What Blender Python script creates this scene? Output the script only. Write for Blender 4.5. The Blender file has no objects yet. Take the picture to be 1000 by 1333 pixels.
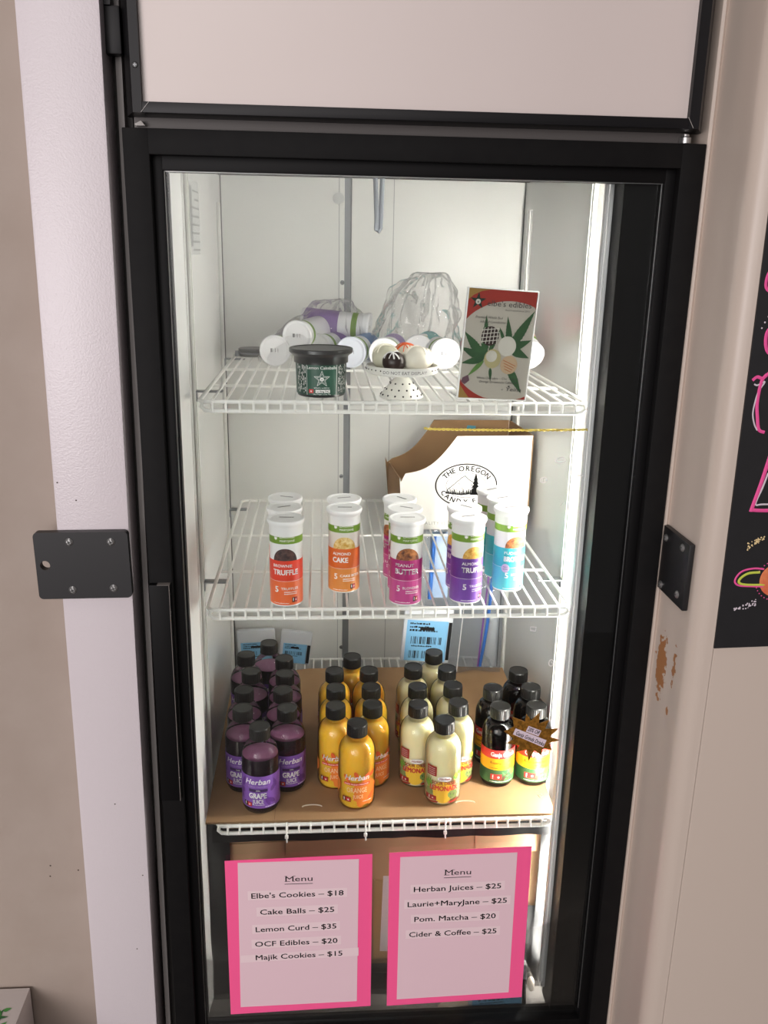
import bpy, bmesh, math, random
from mathutils import Vector, Matrix, noise
random.seed(7)
PI = math.pi
S = bpy.context.scene
COL = S.collection

# ------------------------------------------------------------------ camera, world, lights, exposure
cam_d = bpy.data.cameras.new('camera')
cam = bpy.data.objects.new('camera', cam_d)
COL.objects.link(cam)
cam_d.sensor_fit = 'HORIZONTAL'
cam_d.sensor_width = 36.0
cam_d.lens = 36.0 * 1147.7137 / 1000.0
cam_d.clip_start = 0.01
R_ = Vector((0.99745116, -0.0688107, 0.01887501))
U_ = Vector((0.00152903, 0.28508434, 0.95850122))
F_ = Vector((0.0713361, 0.95602929, -0.28446292))
M = Matrix(((R_.x, U_.x, -F_.x, -0.111752), (R_.y, U_.y, -F_.y, -1.22541566), (R_.z, U_.z, -F_.z, 0.51480589), (0, 0, 0, 1)))
cam.matrix_world = M
S.camera = cam

world = bpy.data.worlds.new('room_light')
S.world = world
world.use_nodes = True
wn = world.node_tree.nodes
wn['Background'].inputs[1].default_value = 1.0
def world_light():
    # soft room ambience with an added glow behind left, to veil the upper glass
    nt = world.node_tree
    tc = nt.nodes.new('ShaderNodeTexCoord')
    nrm = nt.nodes.new('ShaderNodeVectorMath'); nrm.operation = 'NORMALIZE'
    nt.links.new(tc.outputs['Generated'], nrm.inputs[0])
    dt = nt.nodes.new('ShaderNodeVectorMath'); dt.operation = 'DOT_PRODUCT'
    dt.inputs[1].default_value = Vector((-0.22, -1.0, 0.23)).normalized()
    nt.links.new(nrm.outputs[0], dt.inputs[0])
    mr = nt.nodes.new('ShaderNodeMapRange'); mr.interpolation_type = 'SMOOTHERSTEP'
    mr.inputs['From Min'].default_value = math.cos(math.radians(26)); mr.inputs['From Max'].default_value = math.cos(math.radians(3))
    nt.links.new(dt.outputs['Value'], mr.inputs['Value'])
    mx = nt.nodes.new('ShaderNodeMix'); mx.data_type = 'RGBA'
    mx.inputs[6].default_value = (0.135, 0.122, 0.120, 1)
    mx.inputs[7].default_value = (3.6, 3.4, 3.35, 1)
    nt.links.new(mr.outputs['Result'], mx.inputs[0])
    nt.links.new(mx.outputs[2], wn['Background'].inputs[0])
world_light()

def area(name, loc, target, sx, sy, power, color):
    l = bpy.data.lights.new(name, 'AREA')
    l.shape = 'RECTANGLE'; l.size = sx; l.size_y = sy; l.energy = power; l.color = color
    o = bpy.data.objects.new(name, l)
    COL.objects.link(o)
    o.location = loc
    o.rotation_euler = (Vector(target) - Vector(loc)).to_track_quat('-Z', 'Y').to_euler()
    return o
area('window_light', (-1.85, -2.9, 0.35), (-0.1, 0, -0.1), 1.3, 1.3, 44, (1.0, 0.94, 0.95))
area('ceiling_light', (-0.75, -0.9, 1.9), (-0.35, 0, 0.2), 0.6, 1.2, 4, (1.0, 0.95, 0.93))
LAMP_STRENGTH = 92.0

S.view_settings.view_transform = 'Standard'
S.view_settings.look = 'None'
S.view_settings.exposure = 0.0
S.view_settings.gamma = 1.0
S.view_settings.use_curve_mapping = False
S.cycles.transparent_max_bounces = 64
S.cycles.max_bounces = 10

# ------------------------------------------------------------------ materials
def lin(c):
    return c / 12.92 if c <= 0.04045 else ((c + 0.055) / 1.055) ** 2.4
def rgb(h):
    h = h.lstrip('#')
    return tuple(lin(int(h[i:i + 2], 16) / 255.0) for i in (0, 2, 4)) + (1.0,)

MATS = {}
def mat(name, h, rough=0.5, metal=0.0, coat=0.0, bump=0.0, bscale=60.0, noise_col=None, nscale=30.0, ncontrast=0.5, emit=0.0, spec=0.5, stretch=None, distort=0.0):
    if name in MATS: return MATS[name]
    m = bpy.data.materials.new(name); m.use_nodes = True
    nt = m.node_tree; b = nt.nodes['Principled BSDF']
    b.inputs['Base Color'].default_value = rgb(h)
    b.inputs['Roughness'].default_value = rough
    b.inputs['Metallic'].default_value = metal
    b.inputs['Coat Weight'].default_value = coat
    b.inputs['Coat Roughness'].default_value = 0.05
    b.inputs['Specular IOR Level'].default_value = spec
    if noise_col or bump:
        tc = nt.nodes.new('ShaderNodeTexCoord')
        vec = tc.outputs['Object']
        if stretch:
            mp = nt.nodes.new('ShaderNodeMapping'); mp.inputs['Scale'].default_value = stretch
            nt.links.new(vec, mp.inputs['Vector']); vec = mp.outputs['Vector']
    if noise_col:
        n = nt.nodes.new('ShaderNodeTexNoise'); n.inputs['Scale'].default_value = nscale; n.inputs['Detail'].default_value = 6
        n.inputs['Distortion'].default_value = distort
        nt.links.new(vec, n.inputs['Vector'])
        r = nt.nodes.new('ShaderNodeValToRGB')
        r.color_ramp.elements[0].position = 0.5 - ncontrast / 2; r.color_ramp.elements[1].position = 0.5 + ncontrast / 2
        r.color_ramp.elements[0].color = rgb(h); r.color_ramp.elements[1].color = rgb(noise_col)
        nt.links.new(n.outputs['Fac'], r.inputs['Fac']); nt.links.new(r.outputs['Color'], b.inputs['Base Color'])
    if bump:
        n2 = nt.nodes.new('ShaderNodeTexNoise'); n2.inputs['Scale'].default_value = bscale; n2.inputs['Detail'].default_value = 4
        nt.links.new(vec, n2.inputs['Vector'])
        bp = nt.nodes.new('ShaderNodeBump'); bp.inputs['Strength'].default_value = bump; bp.inputs['Distance'].default_value = 0.002
        nt.links.new(n2.outputs['Fac'], bp.inputs['Height']); nt.links.new(bp.outputs['Normal'], b.inputs['Normal'])
    if emit:
        b.inputs['Emission Color'].default_value = rgb(h); b.inputs['Emission Strength'].default_value = emit
    MATS[name] = m
    return m

def translucent(m, w=0.6, scale=0.02, radius=(1.0, 0.6, 0.25)):
    b = m.node_tree.nodes['Principled BSDF']
    b.inputs['Subsurface Weight'].default_value = w; b.inputs['Subsurface Radius'].default_value = radius; b.inputs['Subsurface Scale'].default_value = scale
    return m

def clear_mat(name, tint='#ffffff', gloss=1.0, haze=0.0, haze_col='#ffffff', rough=0.02, noise_scale=0.0, bump=0.0):
    """thin clear sheet: transparent + fresnel gloss (+ a little milky diffuse)"""
    if name in MATS: return MATS[name]
    m = bpy.data.materials.new(name); m.use_nodes = True
    nt = m.node_tree; nt.nodes.remove(nt.nodes['Principled BSDF'])
    out = nt.nodes['Material Output']
    t = nt.nodes.new('ShaderNodeBsdfTransparent'); t.inputs[0].default_value = rgb(tint)
    g = nt.nodes.new('ShaderNodeBsdfGlossy'); g.inputs['Roughness'].default_value = rough
    fr = nt.nodes.new('ShaderNodeFresnel'); fr.inputs['IOR'].default_value = 1.45
    mul = nt.nodes.new('ShaderNodeMath'); mul.operation = 'MULTIPLY'; mul.inputs[1].default_value = gloss
    nt.links.new(fr.outputs[0], mul.inputs[0])
    mx = nt.nodes.new('ShaderNodeMixShader')
    nt.links.new(mul.outputs[0], mx.inputs[0]); nt.links.new(g.outputs[0], mx.inputs[2])
    base = t.outputs[0]
    if haze:
        d = nt.nodes.new('ShaderNodeBsdfDiffuse'); d.inputs[0].default_value = rgb(haze_col)
        tl = nt.nodes.new('ShaderNodeBsdfTranslucent'); tl.inputs[0].default_value = rgb(haze_col)
        md = nt.nodes.new('ShaderNodeMixShader'); md.inputs[0].default_value = 0.5
        nt.links.new(d.outputs[0], md.inputs[1]); nt.links.new(tl.outputs[0], md.inputs[2])
        m2 = nt.nodes.new('ShaderNodeMixShader'); m2.inputs[0].default_value = haze
        nt.links.new(t.outputs[0], m2.inputs[1]); nt.links.new(md.outputs[0], m2.inputs[2])
        base = m2.outputs[0]
    nt.links.new(base, mx.inputs[1])
    if bump:
        tc = nt.nodes.new('ShaderNodeTexCoord')
        n = nt.nodes.new('ShaderNodeTexNoise'); n.inputs['Scale'].default_value = noise_scale; n.inputs['Detail'].default_value = 3; n.inputs['Distortion'].default_value = 1.0
        nt.links.new(tc.outputs['Object'], n.inputs['Vector'])
        bpn = nt.nodes.new('ShaderNodeBump'); bpn.inputs['Strength'].default_value = bump; bpn.inputs['Distance'].default_value = 0.01
        nt.links.new(n.outputs['Fac'], bpn.inputs['Height'])
        nt.links.new(bpn.outputs[0], g.inputs['Normal'])
    nt.links.new(mx.outputs[0], out.inputs[0])
    MATS[name] = m
    return m

post_paint = mat('post_paint', '#d6cdd1', 0.28, bump=0.25, bscale=420, coat=0.0)
plaster = mat('plaster', '#a99b91', 0.75, bump=0.9, bscale=28, noise_col='#a0918699'[:7], nscale=9)
liner = mat('liner', '#e8e8e5', 0.22, spec=0.4)
back_liner = mat('back_liner', '#dededa', 0.35)
seam_grey = mat('seam_grey', '#84878a', 0.5)
alu = mat('alu', '#c4c6c6', 0.35, metal=0.6)
slot_dark = mat('slot_dark', '#565654', 0.6)
black_frame = mat('black_frame', '#0f0e0f', 0.6, noise_col='#141313', nscale=60, spec=0.14)
black_satin = mat('black_satin', '#0a090a', 0.5, spec=0.15)
header_black = mat('header_black', '#161517', 0.4, metal=0.1, spec=.25)
gap_grey = mat('gap_grey', '#5e5957', 0.5)
gap_dark = mat('gap_dark', '#2c2927', 0.6)
panel_cream = mat('panel_cream', '#d8ccc8', 0.3, noise_col='#d3c6c1', nscale=3)
steel = mat('steel', '#b9b9b8', 0.3, metal=0.9)
zinc = mat('zinc', '#8f9193', 0.4, metal=0.8)
dark = mat('dark', '#0a0a0a', 0.5)
shelf_white = mat('shelf_white', '#efeee9', 0.35)
lamp_cover_m = mat('lamp_cover_plastic', '#cfcfd0', 0.4)
lamp_m = mat('lamp_glow', '#fff9f3', 0.5, emit=LAMP_STRENGTH)
glass_m = clear_mat('door_glass', '#fbfdfc', 0.75)
bottle_glass = clear_mat('bottle_glass', '#fbfcfa', 0.9, rough=0.03)
brown_glass = clear_mat('brown_glass', '#6b4a34', 1.2, rough=0.03)
bag_film = clear_mat('bag_film', '#fcfcfc', 0.55, haze=0.075, rough=0.14, noise_scale=22, bump=0.5)
zip_film = clear_mat('zip_film', '#eef1f5', 0.9, haze=0.16, haze_col='#e2e8f2', rough=0.12, noise_scale=18, bump=0.4)
acrylic = clear_mat('acrylic', '#ffffff', 1.0, rough=0.02)
acrylic_edge = mat('acrylic_edge', '#f4f4f2', 0.25)
cardboard = mat('cardboard', '#a9855f', 0.8, noise_col='#9c7852', nscale=18, bump=0.08, bscale=200)
cardboard_dark = mat('cardboard_dark', '#8a6a48', 0.85, noise_col='#7b5d3e', nscale=14)
cardboard_carton = mat('cardboard_carton', '#bd9c78', 0.8, noise_col='#b08e69', nscale=10)
white_card = mat('white_card', '#eceae4', 0.6)
ink = mat('ink', '#0e0d0e', 0.7, spec=.2)
white_ink = mat('white_ink', '#f4f2f0', 0.5)
black_poly = mat('black_poly', '#0d0d0e', 0.42, bump=0.7, bscale=22)
pink_paper = mat('pink_paper', '#ff5c98', 0.7)
menu_paper = mat('menu_paper', '#e9c8d1', 0.65)
menu_strip = mat('menu_strip', '#efd5da', 0.6)
paper_white = mat('paper_white', '#e9e7e6', 0.7)
cap_black = mat('cap_black', '#100f0e', 0.36, spec=0.4)
gold_foil = mat('gold_foil', '#a8742a', 0.4, metal=0.45, noise_col='#7c5418', nscale=260, ncontrast=0.2)
gold_cord = mat('gold_cord', '#d8c15a', 0.35, metal=0.5)
label_blue = mat('label_blue', '#79b2d8', 0.55)
blue_zip = mat('blue_zip', '#2f66b4', 0.4)
purple_zip = mat('purple_zip', '#7c4a93', 0.4)
chalk_black = mat('chalk_black', '#141315', 0.6, noise_col='#1a191c', nscale=50)
chalk_pink = mat('chalk_pink', '#f2559d', 0.7)
chalk_pale = mat('chalk_pale', '#d9cdd6', 0.7)
chalk_yellow = mat('chalk_yellow', '#c8d24e', 0.7)
chalk_orange = mat('chalk_orange', '#e2664a', 0.7)
chalk_cream = mat('chalk_cream', '#e9cf9a', 0.7)

def rust_mat():
    m = bpy.data.materials.new('rusted_paint'); m.use_nodes = True
    nt = m.node_tree; b = nt.nodes['Principled BSDF']; b.inputs['Roughness'].default_value = 0.35
    tc = nt.nodes.new('ShaderNodeTexCoord')
    def blob(c, s, wid):
        mp = nt.nodes.new('ShaderNodeMapping'); mp.vector_type = 'POINT'
        sub = nt.nodes.new('ShaderNodeVectorMath'); sub.operation = 'SUBTRACT'; sub.inputs[1].default_value = c
        nt.links.new(tc.outputs['Object'], sub.inputs[0])
        mul = nt.nodes.new('ShaderNodeVectorMath'); mul.operation = 'DIVIDE'; mul.inputs[1].default_value = s
        nt.links.new(sub.outputs[0], mul.inputs[0])
        ln = nt.nodes.new('ShaderNodeVectorMath'); ln.operation = 'LENGTH'
        nt.links.new(mul.outputs[0], ln.inputs[0])
        n = nt.nodes.new('ShaderNodeTexNoise'); n.inputs['Scale'].default_value = 95; n.inputs['Detail'].default_value = 5
        nt.links.new(tc.outputs['Object'], n.inputs['Vector'])
        ma = nt.nodes.new('ShaderNodeMath'); ma.operation = 'MULTIPLY_ADD'; ma.inputs[1].default_value = 2.4; ma.inputs[2].default_value = -1.2
        nt.links.new(n.outputs['Fac'], ma.inputs[0])
        ad = nt.nodes.new('ShaderNodeMath'); ad.operation = 'ADD'
        nt.links.new(ln.outputs['Value'], ad.inputs[0]); nt.links.new(ma.outputs[0], ad.inputs[1])
        lt = nt.nodes.new('ShaderNodeMath'); lt.operation = 'LESS_THAN'; lt.inputs[1].default_value = wid
        nt.links.new(ad.outputs[0], lt.inputs[0])
        return lt.outputs[0]
    a = blob((0.4, -0.045, -0.078), (0.05, 0.019, 0.046), 0.95)
    c = blob((0.4, -0.090, -0.058), (0.05, 0.008, 0.036), 0.62)
    d = blob((0.4, -0.085, -0.135), (0.05, 0.008, 0.012), 0.6)
    mx = nt.nodes.new('ShaderNodeMath'); mx.operation = 'MAXIMUM'; nt.links.new(a, mx.inputs[0]); nt.links.new(c, mx.inputs[1])
    mx2 = nt.nodes.new('ShaderNodeMath'); mx2.operation = 'MAXIMUM'; nt.links.new(mx.outputs[0], mx2.inputs[0]); nt.links.new(d, mx2.inputs[1])
    mix = nt.nodes.new('ShaderNodeMix'); mix.data_type = 'RGBA'
    n2 = nt.nodes.new('ShaderNodeTexNoise'); n2.inputs['Scale'].default_value = 3
    nt.links.new(tc.outputs['Object'], n2.inputs['Vector'])
    mix.inputs[6].default_value = rgb('#c9baae'); mix.inputs[7].default_value = rgb('#a8744a')
    nt.links.new(mx2.outputs[0], mix.inputs[0]); nt.links.new(mix.outputs[2], b.inputs['Base Color'])
    return m
cab_white = rust_mat()

# ------------------------------------------------------------------ mesh helpers
def B(): return bmesh.new()

def finish(name, bm, mats, parent=None, smooth=35, loc=None):
    if not isinstance(mats, (list, tuple)): mats = [mats]
    me = bpy.data.meshes.new(name)
    bm.to_mesh(me); bm.free()
    for m in mats: me.materials.append(m)
    if smooth:
        me.shade_smooth()
        me.set_sharp_from_angle(angle=math.radians(smooth))
    o = bpy.data.objects.new(name, me)
    COL.objects.link(o)
    if parent: o.parent = parent
    if loc: o.location = loc
    return o

def thing(name, label, cat, loc=(0, 0, 0), rotz=0.0, group=None):
    o = bpy.data.objects.new(name, None); COL.objects.link(o)
    o.empty_display_size = 0.02
    o.location = loc; o.rotation_euler = (0, 0, rotz)
    o['label'] = label; o['category'] = cat
    if group: o['group'] = group
    return o
def tag(o, label, cat, group=None):
    o['label'] = label; o['category'] = cat
    if group: o['group'] = group
    return o
def struct(o): o['kind'] = 'structure'; return o
def dup(root, loc, rotz, label):
    r = root.copy(); COL.objects.link(r); r.location = loc; r.rotation_euler = (0, 0, rotz); r['label'] = label
    for ch in list(root.children):
        c = ch.copy(); COL.objects.link(c); c.parent = r
        for g in ch.children:
            d = g.copy(); COL.objects.link(d); d.parent = c
    return r

def add_box(bm, lo, hi, mi=0, bevel=0.0, seg=2):
    vs = [bm.verts.new((x, y, z)) for x in (lo[0], hi[0]) for y in (lo[1], hi[1]) for z in (lo[2], hi[2])]
    idx = [(0, 1, 3, 2), (4, 6, 7, 5), (0, 4, 5, 1), (2, 3, 7, 6), (0, 2, 6, 4), (1, 5, 7, 3)]
    fs = [bm.faces.new([vs[i] for i in f]) for f in idx]
    for f in fs: f.material_index = mi
    if bevel:
        es = list({e for f in fs for e in f.edges})
        r = bmesh.ops.bevel(bm, geom=es, offset=bevel, segments=seg, affect='EDGES', profile=0.6)
        for f in r['faces']: f.material_index = mi
    return vs

def add_lathe(bm, prof, seg=32, mi=0, M=None, mis=None, rfun=None):
    M = M or Matrix.Identity(4)
    rings = []
    for (r, z) in prof:
        if r <= 1e-6: rings.append([bm.verts.new(M @ Vector((0, 0, z)))])
        else:
            ring = []
            for i in range(seg):
                rr = r * (rfun(i) if rfun else 1)
                a = 2 * PI * i / seg
                ring.append(bm.verts.new(M @ Vector((rr * math.cos(a), rr * math.sin(a), z))))
            rings.append(ring)
    for k in range(len(rings) - 1):
        a, b = rings[k], rings[k + 1]
        m = mis[k] if mis else mi
        for i in range(seg):
            j = (i + 1) % seg
            if len(a) == 1 and len(b) == 1: continue
            if len(a) == 1: f = bm.faces.new((a[0], b[j], b[i]))
            elif len(b) == 1: f = bm.faces.new((a[i], a[j], b[0]))
            else: f = bm.faces.new((a[i], a[j], b[j], b[i]))
            f.material_index = m
    return rings

def frame_from(d):
    d = d.normalized()
    u = d.orthogonal().normalized(); v = d.cross(u)
    return u, v

def add_tube(bm, pts, r, seg=8, mi=0, closed=False, caps=True, flat=None):
    pts = [Vector(p) for p in pts]; n = len(pts)
    rings = []; prev_u = None
    for i, p in enumerate(pts):
        if closed: d = pts[(i + 1) % n] - pts[i - 1]
        else: d = pts[min(i + 1, n - 1)] - pts[max(i - 1, 0)]
        d.normalize()
        if prev_u is None: u = d.orthogonal().normalized()
        else:
            u = prev_u - d * prev_u.dot(d)
            u = u.normalized() if u.length > 1e-6 else d.orthogonal().normalized()
        prev_u = u; v = d.cross(u)
        ring = []
        for k in range(seg):
            a = 2 * PI * k / seg
            o = u * math.cos(a) * r + v * math.sin(a) * r
            if flat: o.y *= flat
            ring.append(bm.verts.new(p + o))
        rings.append(ring)
    m = n if closed else n - 1
    for i in range(m):
        a, b = rings[i], rings[(i + 1) % n]
        for k in range(seg):
            f = bm.faces.new((a[k], a[(k + 1) % seg], b[(k + 1) % seg], b[k])); f.material_index = mi
    if caps and not closed:
        for rg in (rings[0][::-1], rings[-1]):
            f = bm.faces.new(rg); f.material_index = mi

def add_prism(bm, pts, y0, y1, mi=0, side_mi=None):
    """outline pts (x,z) extruded from y0 to y1"""
    a = [bm.verts.new((x, y0, z)) for x, z in pts]; b = [bm.verts.new((x, y1, z)) for x, z in pts]
    n = len(pts)
    f = bm.faces.new(a); f.material_index = mi
    f = bm.faces.new(b[::-1]); f.material_index = mi
    for i in range(n):
        f = bm.faces.new((a[i], b[i], b[(i + 1) % n], a[(i + 1) % n])); f.material_index = mi if side_mi is None else side_mi
    bmesh.ops.recalc_face_normals(bm, faces=bm.faces[:])

def add_sphere(bm, c, r, mi=0, seg=24, rings=14, scale=(1, 1, 1), wob=0.0, ws=30.0):
    prof = []
    for k in range(rings + 1):
        t = -PI / 2 + PI * k / rings
        prof.append((max(0, r * math.cos(t)) if 0 < k < rings else 0, r * math.sin(t)))
    n0 = len(bm.verts)
    add_lathe(bm, prof, seg, mi, Matrix.Translation(c) @ Matrix.Diagonal((*scale, 1)))
    if wob:
        bm.verts.ensure_lookup_table()
        for v in bm.verts[n0:]:
            d = (v.co - Vector(c))
            v.co += d.normalized() * (noise.noise(v.co * ws) * wob)

# -------------------------- flat artwork: 2D polygons and text, later mapped on a plane or wrapped on a cylinder
LAYER = 0.00012
def poly2(bm, pts, mi, layer=1):
    vs = [bm.verts.new((x, y, layer * LAYER)) for x, y in pts]
    try:
        f = bm.faces.new(vs)
    except ValueError:
        return
    f.material_index = mi
    f.normal_update()
    if f.normal.z < 0: f.normal_flip()
def rect2(bm, x0, y0, x1, y1, mi, layer=1): poly2(bm, [(x0, y0), (x1, y0), (x1, y1), (x0, y1)], mi, layer)
def ell2(bm, cx, cy, rx, ry, mi, layer=1, n=28, a0=0, a1=2 * PI, rot=0):
    pts = []
    m = n if a1 - a0 > 6.28 else n + 1
    for i in range(m):
        a = a0 + (a1 - a0) * i / n
        x, y = rx * math.cos(a), ry * math.sin(a)
        pts.append((cx + x * math.cos(rot) - y * math.sin(rot), cy + x * math.sin(rot) + y * math.cos(rot)))
    poly2(bm, pts, mi, layer)
def ring2(bm, cx, cy, rx, ry, w, mi, layer=1, n=40):
    for i in range(n):
        a, b = 2 * PI * i / n, 2 * PI * (i + 1) / n
        poly2(bm, [(cx + rx * math.cos(a), cy + ry * math.sin(a)), (cx + rx * math.cos(b), cy + ry * math.sin(b)),
                   (cx + (rx - w) * math.cos(b), cy + (ry - w) * math.sin(b)), (cx + (rx - w) * math.cos(a), cy + (ry - w) * math.sin(a))], mi, layer)
def line2(bm, pts, w, mi, layer=1):
    for (x0, y0), (x1, y1) in zip(pts[:-1], pts[1:]):
        d = math.hypot(x1 - x0, y1 - y0)
        if d < 1e-9: continue
        nx, ny = -(y1 - y0) / d * w / 2, (x1 - x0) / d * w / 2
        ex, ey = (x1 - x0) / d * w / 4, (y1 - y0) / d * w / 4
        poly2(bm, [(x0 - ex + nx, y0 - ey + ny), (x0 - ex - nx, y0 - ey - ny), (x1 + ex - nx, y1 + ey - ny), (x1 + ex + nx, y1 + ey + ny)], mi, layer)
def leaflet(bm, x, y, ang, L, w, mi, layer=1, serr=0):
    c, s = math.cos(ang), math.sin(ang)
    up, dn = [], []
    n = 9 + serr
    for i in range(n + 1):
        t = i / n
        h = w * (math.sin(PI * t ** 0.75)) * (1 - 0.25 * t)
        if serr and 0 < i < n and i % 2: h *= 0.84
        up.append((t * L, h)); dn.append((t * L, -h))
    pts = up + dn[::-1][1:-1]
    poly2(bm, [(x + a * c - b * s, y + a * s + b * c) for a, b in pts], mi, layer)
def leaf2(bm, x, y, s, mi, layer=1, rot=PI / 2):
    for k, (da, L) in enumerate(((0, 1), (0.6, .85), (-.6, .85), (1.15, .6), (-1.15, .6), (1.75, .35), (-1.75, .35))):
        leaflet(bm, x, y, rot + da, s * L, s * .13, mi, layer)
    line2(bm, [(x, y), (x - math.cos(rot) * s * .35, y - math.sin(rot) * s * .35)], s * .06, mi, layer)
def star2(bm, cx, cy, ro, ri, mi, layer=1, n=5, rot=PI / 2):
    poly2(bm, [(cx + (ro if k % 2 == 0 else ri) * math.cos(rot + PI * k / n), cy + (ro if k % 2 == 0 else ri) * math.sin(rot + PI * k / n)) for k in range(2 * n)], mi, layer)

_tc = {}
def glyphs(s, bold=0.0, spacing=1.0, shear=0.0):
    key = (s, bold, spacing, shear)
    if key in _tc: return _tc[key]
    cu = bpy.data.curves.new('t', 'FONT'); cu.body = s; cu.size = 1; cu.resolution_u = 2
    cu.offset = bold; cu.space_character = spacing; cu.shear = shear
    ob = bpy.data.objects.new('t', cu); COL.objects.link(ob)
    dg = bpy.context.evaluated_depsgraph_get()
    ev = ob.evaluated_get(dg); me = ev.to_mesh()
    vs = [(v.co.x, v.co.y) for v in me.vertices]; fs = [tuple(p.vertices) for p in me.polygons]
    ev.to_mesh_clear()
    bpy.data.objects.remove(ob); bpy.data.curves.remove(cu)
    if not vs: vs = [(0, 0)]
    x0 = min(v[0] for v in vs); x1 = max(v[0] for v in vs)
    _tc[key] = (vs, fs, x0, x1)
    return _tc[key]
CAP = 0.729
def text2(bm, s, x, y, cap, mi, layer=2, align='C', width=None, bold=0.0, spacing=1.0, shear=0.0, angle=0.0, arc=None):
    """cap height and optional exact width, baseline y; arc=(rx, ry, cx, cy, up) bends it on an ellipse"""
    if bold > 0:      # heavier strokes: the same outline laid down again, nudged by a hair
        d = bold * cap / CAP
        for dx, dy in ((-d, -d * .6), (d, -d * .6), (-d, d * .6), (d, d * .6)):
            text2(bm, s, x + dx, y + dy, cap, mi, layer, align, width, 0.0, spacing, shear, angle)
        return
    vs, fs, x0, x1 = glyphs(s, 0.0, spacing, shear)
    k = cap / CAP; kx = k
    if width: kx = width / (x1 - x0)
    w = (x1 - x0) * kx
    ox = {'C': x - w / 2, 'L': x, 'R': x - w}[align]
    out = []
    for vx, vy in vs:
        px, py = ox + (vx - x0) * kx - x, vy * k
        if angle: px, py = px * math.cos(angle) - py * math.sin(angle), px * math.sin(angle) + py * math.cos(angle)
        out.append(bm.verts.new((x + px, y + py, layer * LAYER)))
    for f in fs:
        try:
            fa = bm.faces.new([out[i] for i in f]); fa.material_index = mi
            fa.normal_update()
            if fa.normal.z < 0: fa.normal_flip()
        except ValueError: pass
def barcode2(bm, x0, y0, x1, y1, mi, layer=2, n=16, vertical=True):
    rnd = random.Random(int((x0 + y0) * 1e5))
    w = (x1 - x0) / n
    for i in range(n):
        if rnd.random() < .62:
            rect2(bm, x0 + i * w, y0, x0 + i * w + w * rnd.uniform(.35, .95), y1, mi, layer)
def scribble2(bm, x0, x1, y, h, mi, layer=2, seed=1):
    rnd = random.Random(seed); x = x0
    while x < x1:
        w = rnd.uniform(.5, 1.6) * h
        rect2(bm, x, y, min(x + w * .75, x1), y + h * rnd.uniform(.55, 1), mi, layer); x += w

def wrap(bm, R, z0=0.0, a0=0.0, dx=0.004):
    xs = [v.co.x for v in bm.verts]
    x = math.floor(min(xs) / dx) * dx
    bmesh.ops.triangulate(bm, faces=bm.faces[:])
    while x < max(xs):
        bmesh.ops.bisect_plane(bm, geom=bm.verts[:] + bm.edges[:] + bm.faces[:], plane_co=(x, 0, 0), plane_no=(1, 0, 0))
        x += dx
    for v in bm.verts:
        a = v.co.x / R + a0; r = R + v.co.z
        v.co = Vector((r * math.sin(a), -r * math.cos(a), z0 + v.co.y))
def flat(bm, o, ex, ey):
    o, ex, ey = Vector(o), Vector(ex), Vector(ey); n = ex.cross(ey).normalized()
    for v in bm.verts: v.co = o + ex * v.co.x + ey * v.co.y + n * v.co.z
def flatXZ(bm, y): flat(bm, (0, y, 0), (1, 0, 0), (0, 0, 1))

# ------------------------------------------------------------------ room
bm = B(); add_box(bm, (-2.6, 0.0, -1.05), (-0.46, 0.06, 1.5)); struct(finish('wall_left', bm, plaster, smooth=0))
bm = B(); add_box(bm, (-2.6, -2.2, -1.09), (2.2, 0.8, -1.05)); struct(finish('floor', bm, mat('floor_vinyl', '#5f5851', 0.6, noise_col='#564f49', nscale=6), smooth=0))
# painted post beside the cooler
bm = B(); add_box(bm, (-0.4745, -0.042, -1.05), (-0.3765, 0.055, 1.2), bevel=0.0035)
for v in bm.verts: v.co.x += 0.0095 * (v.co.z - 0.15)
struct(finish('trim_1', bm, post_paint))
bm = B()
rnd = random.Random(3)
for (x, z) in ((-0.391, -0.43), (-0.408, -0.57), (-0.468, 0.205), (-0.445, 0.18), (-0.425, -0.3)):
    add_sphere(bm, (x, -0.0422, z), 0.0011, 0, 6, 4, (1, .3, 1))
for (x, z) in ((-0.545, -0.44), (-0.547, -0.46), (-0.502, -0.45)): add_sphere(bm, (x, 0, z), 0.0014, 0, 6, 4, (1, .3, 1))
o = finish('trim_2', bm, mat('nail_hole', '#4a3c34', .8)); struct(o)

# ------------------------------------------------------------------ the cooler
ZT, ZB = 0.655, -0.86
XL, XR, YB = -0.3185, 0.3201, 0.7227
cooler = thing('display_cooler', 'tall glass-door display cooler in a black frame with white interior and lit header', 'display cooler', (0, 0, -1.05))
def part(name, bm, mats, parent=cooler, smooth=35):
    o = finish(name, bm, mats, None, smooth)
    o.parent = parent
    if parent is cooler: o.matrix_parent_inverse = Matrix.Translation((0, 0, 1.05))
    return o
bm = B(); add_box(bm, (XL - 0.03, 0.05, -0.83), (XL, YB, 0.70)); part('side_panel', bm, liner, smooth=0)
bm = B(); add_box(bm, (XR, 0.05, -0.83), (XR + 0.03, YB, 0.70)); part('side_panel', bm, liner, smooth=0)
bm = B()
st = [(-0.3185, 0.040), (-0.3172, 0.040), (-0.3085, 0.105), (-0.3080, 0.112), (-0.3090, 0.118), (-0.3185, 0.120)]
va = [bm.verts.new((x, y, -0.81)) for x, y in st]; vb = [bm.verts.new((x, y, 0.70)) for x, y in st]
for i in range(len(st)): bm.faces.new((va[i], va[(i + 1) % len(st)], vb[(i + 1) % len(st)], vb[i]))
bm.faces.new(va[::-1]); bm.faces.new(vb)
bmesh.ops.recalc_face_normals(bm, faces=bm.faces[:])
part('breaker_strip', bm, mat('breaker_white', '#f0f0ee', .5), smooth=0)
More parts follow.
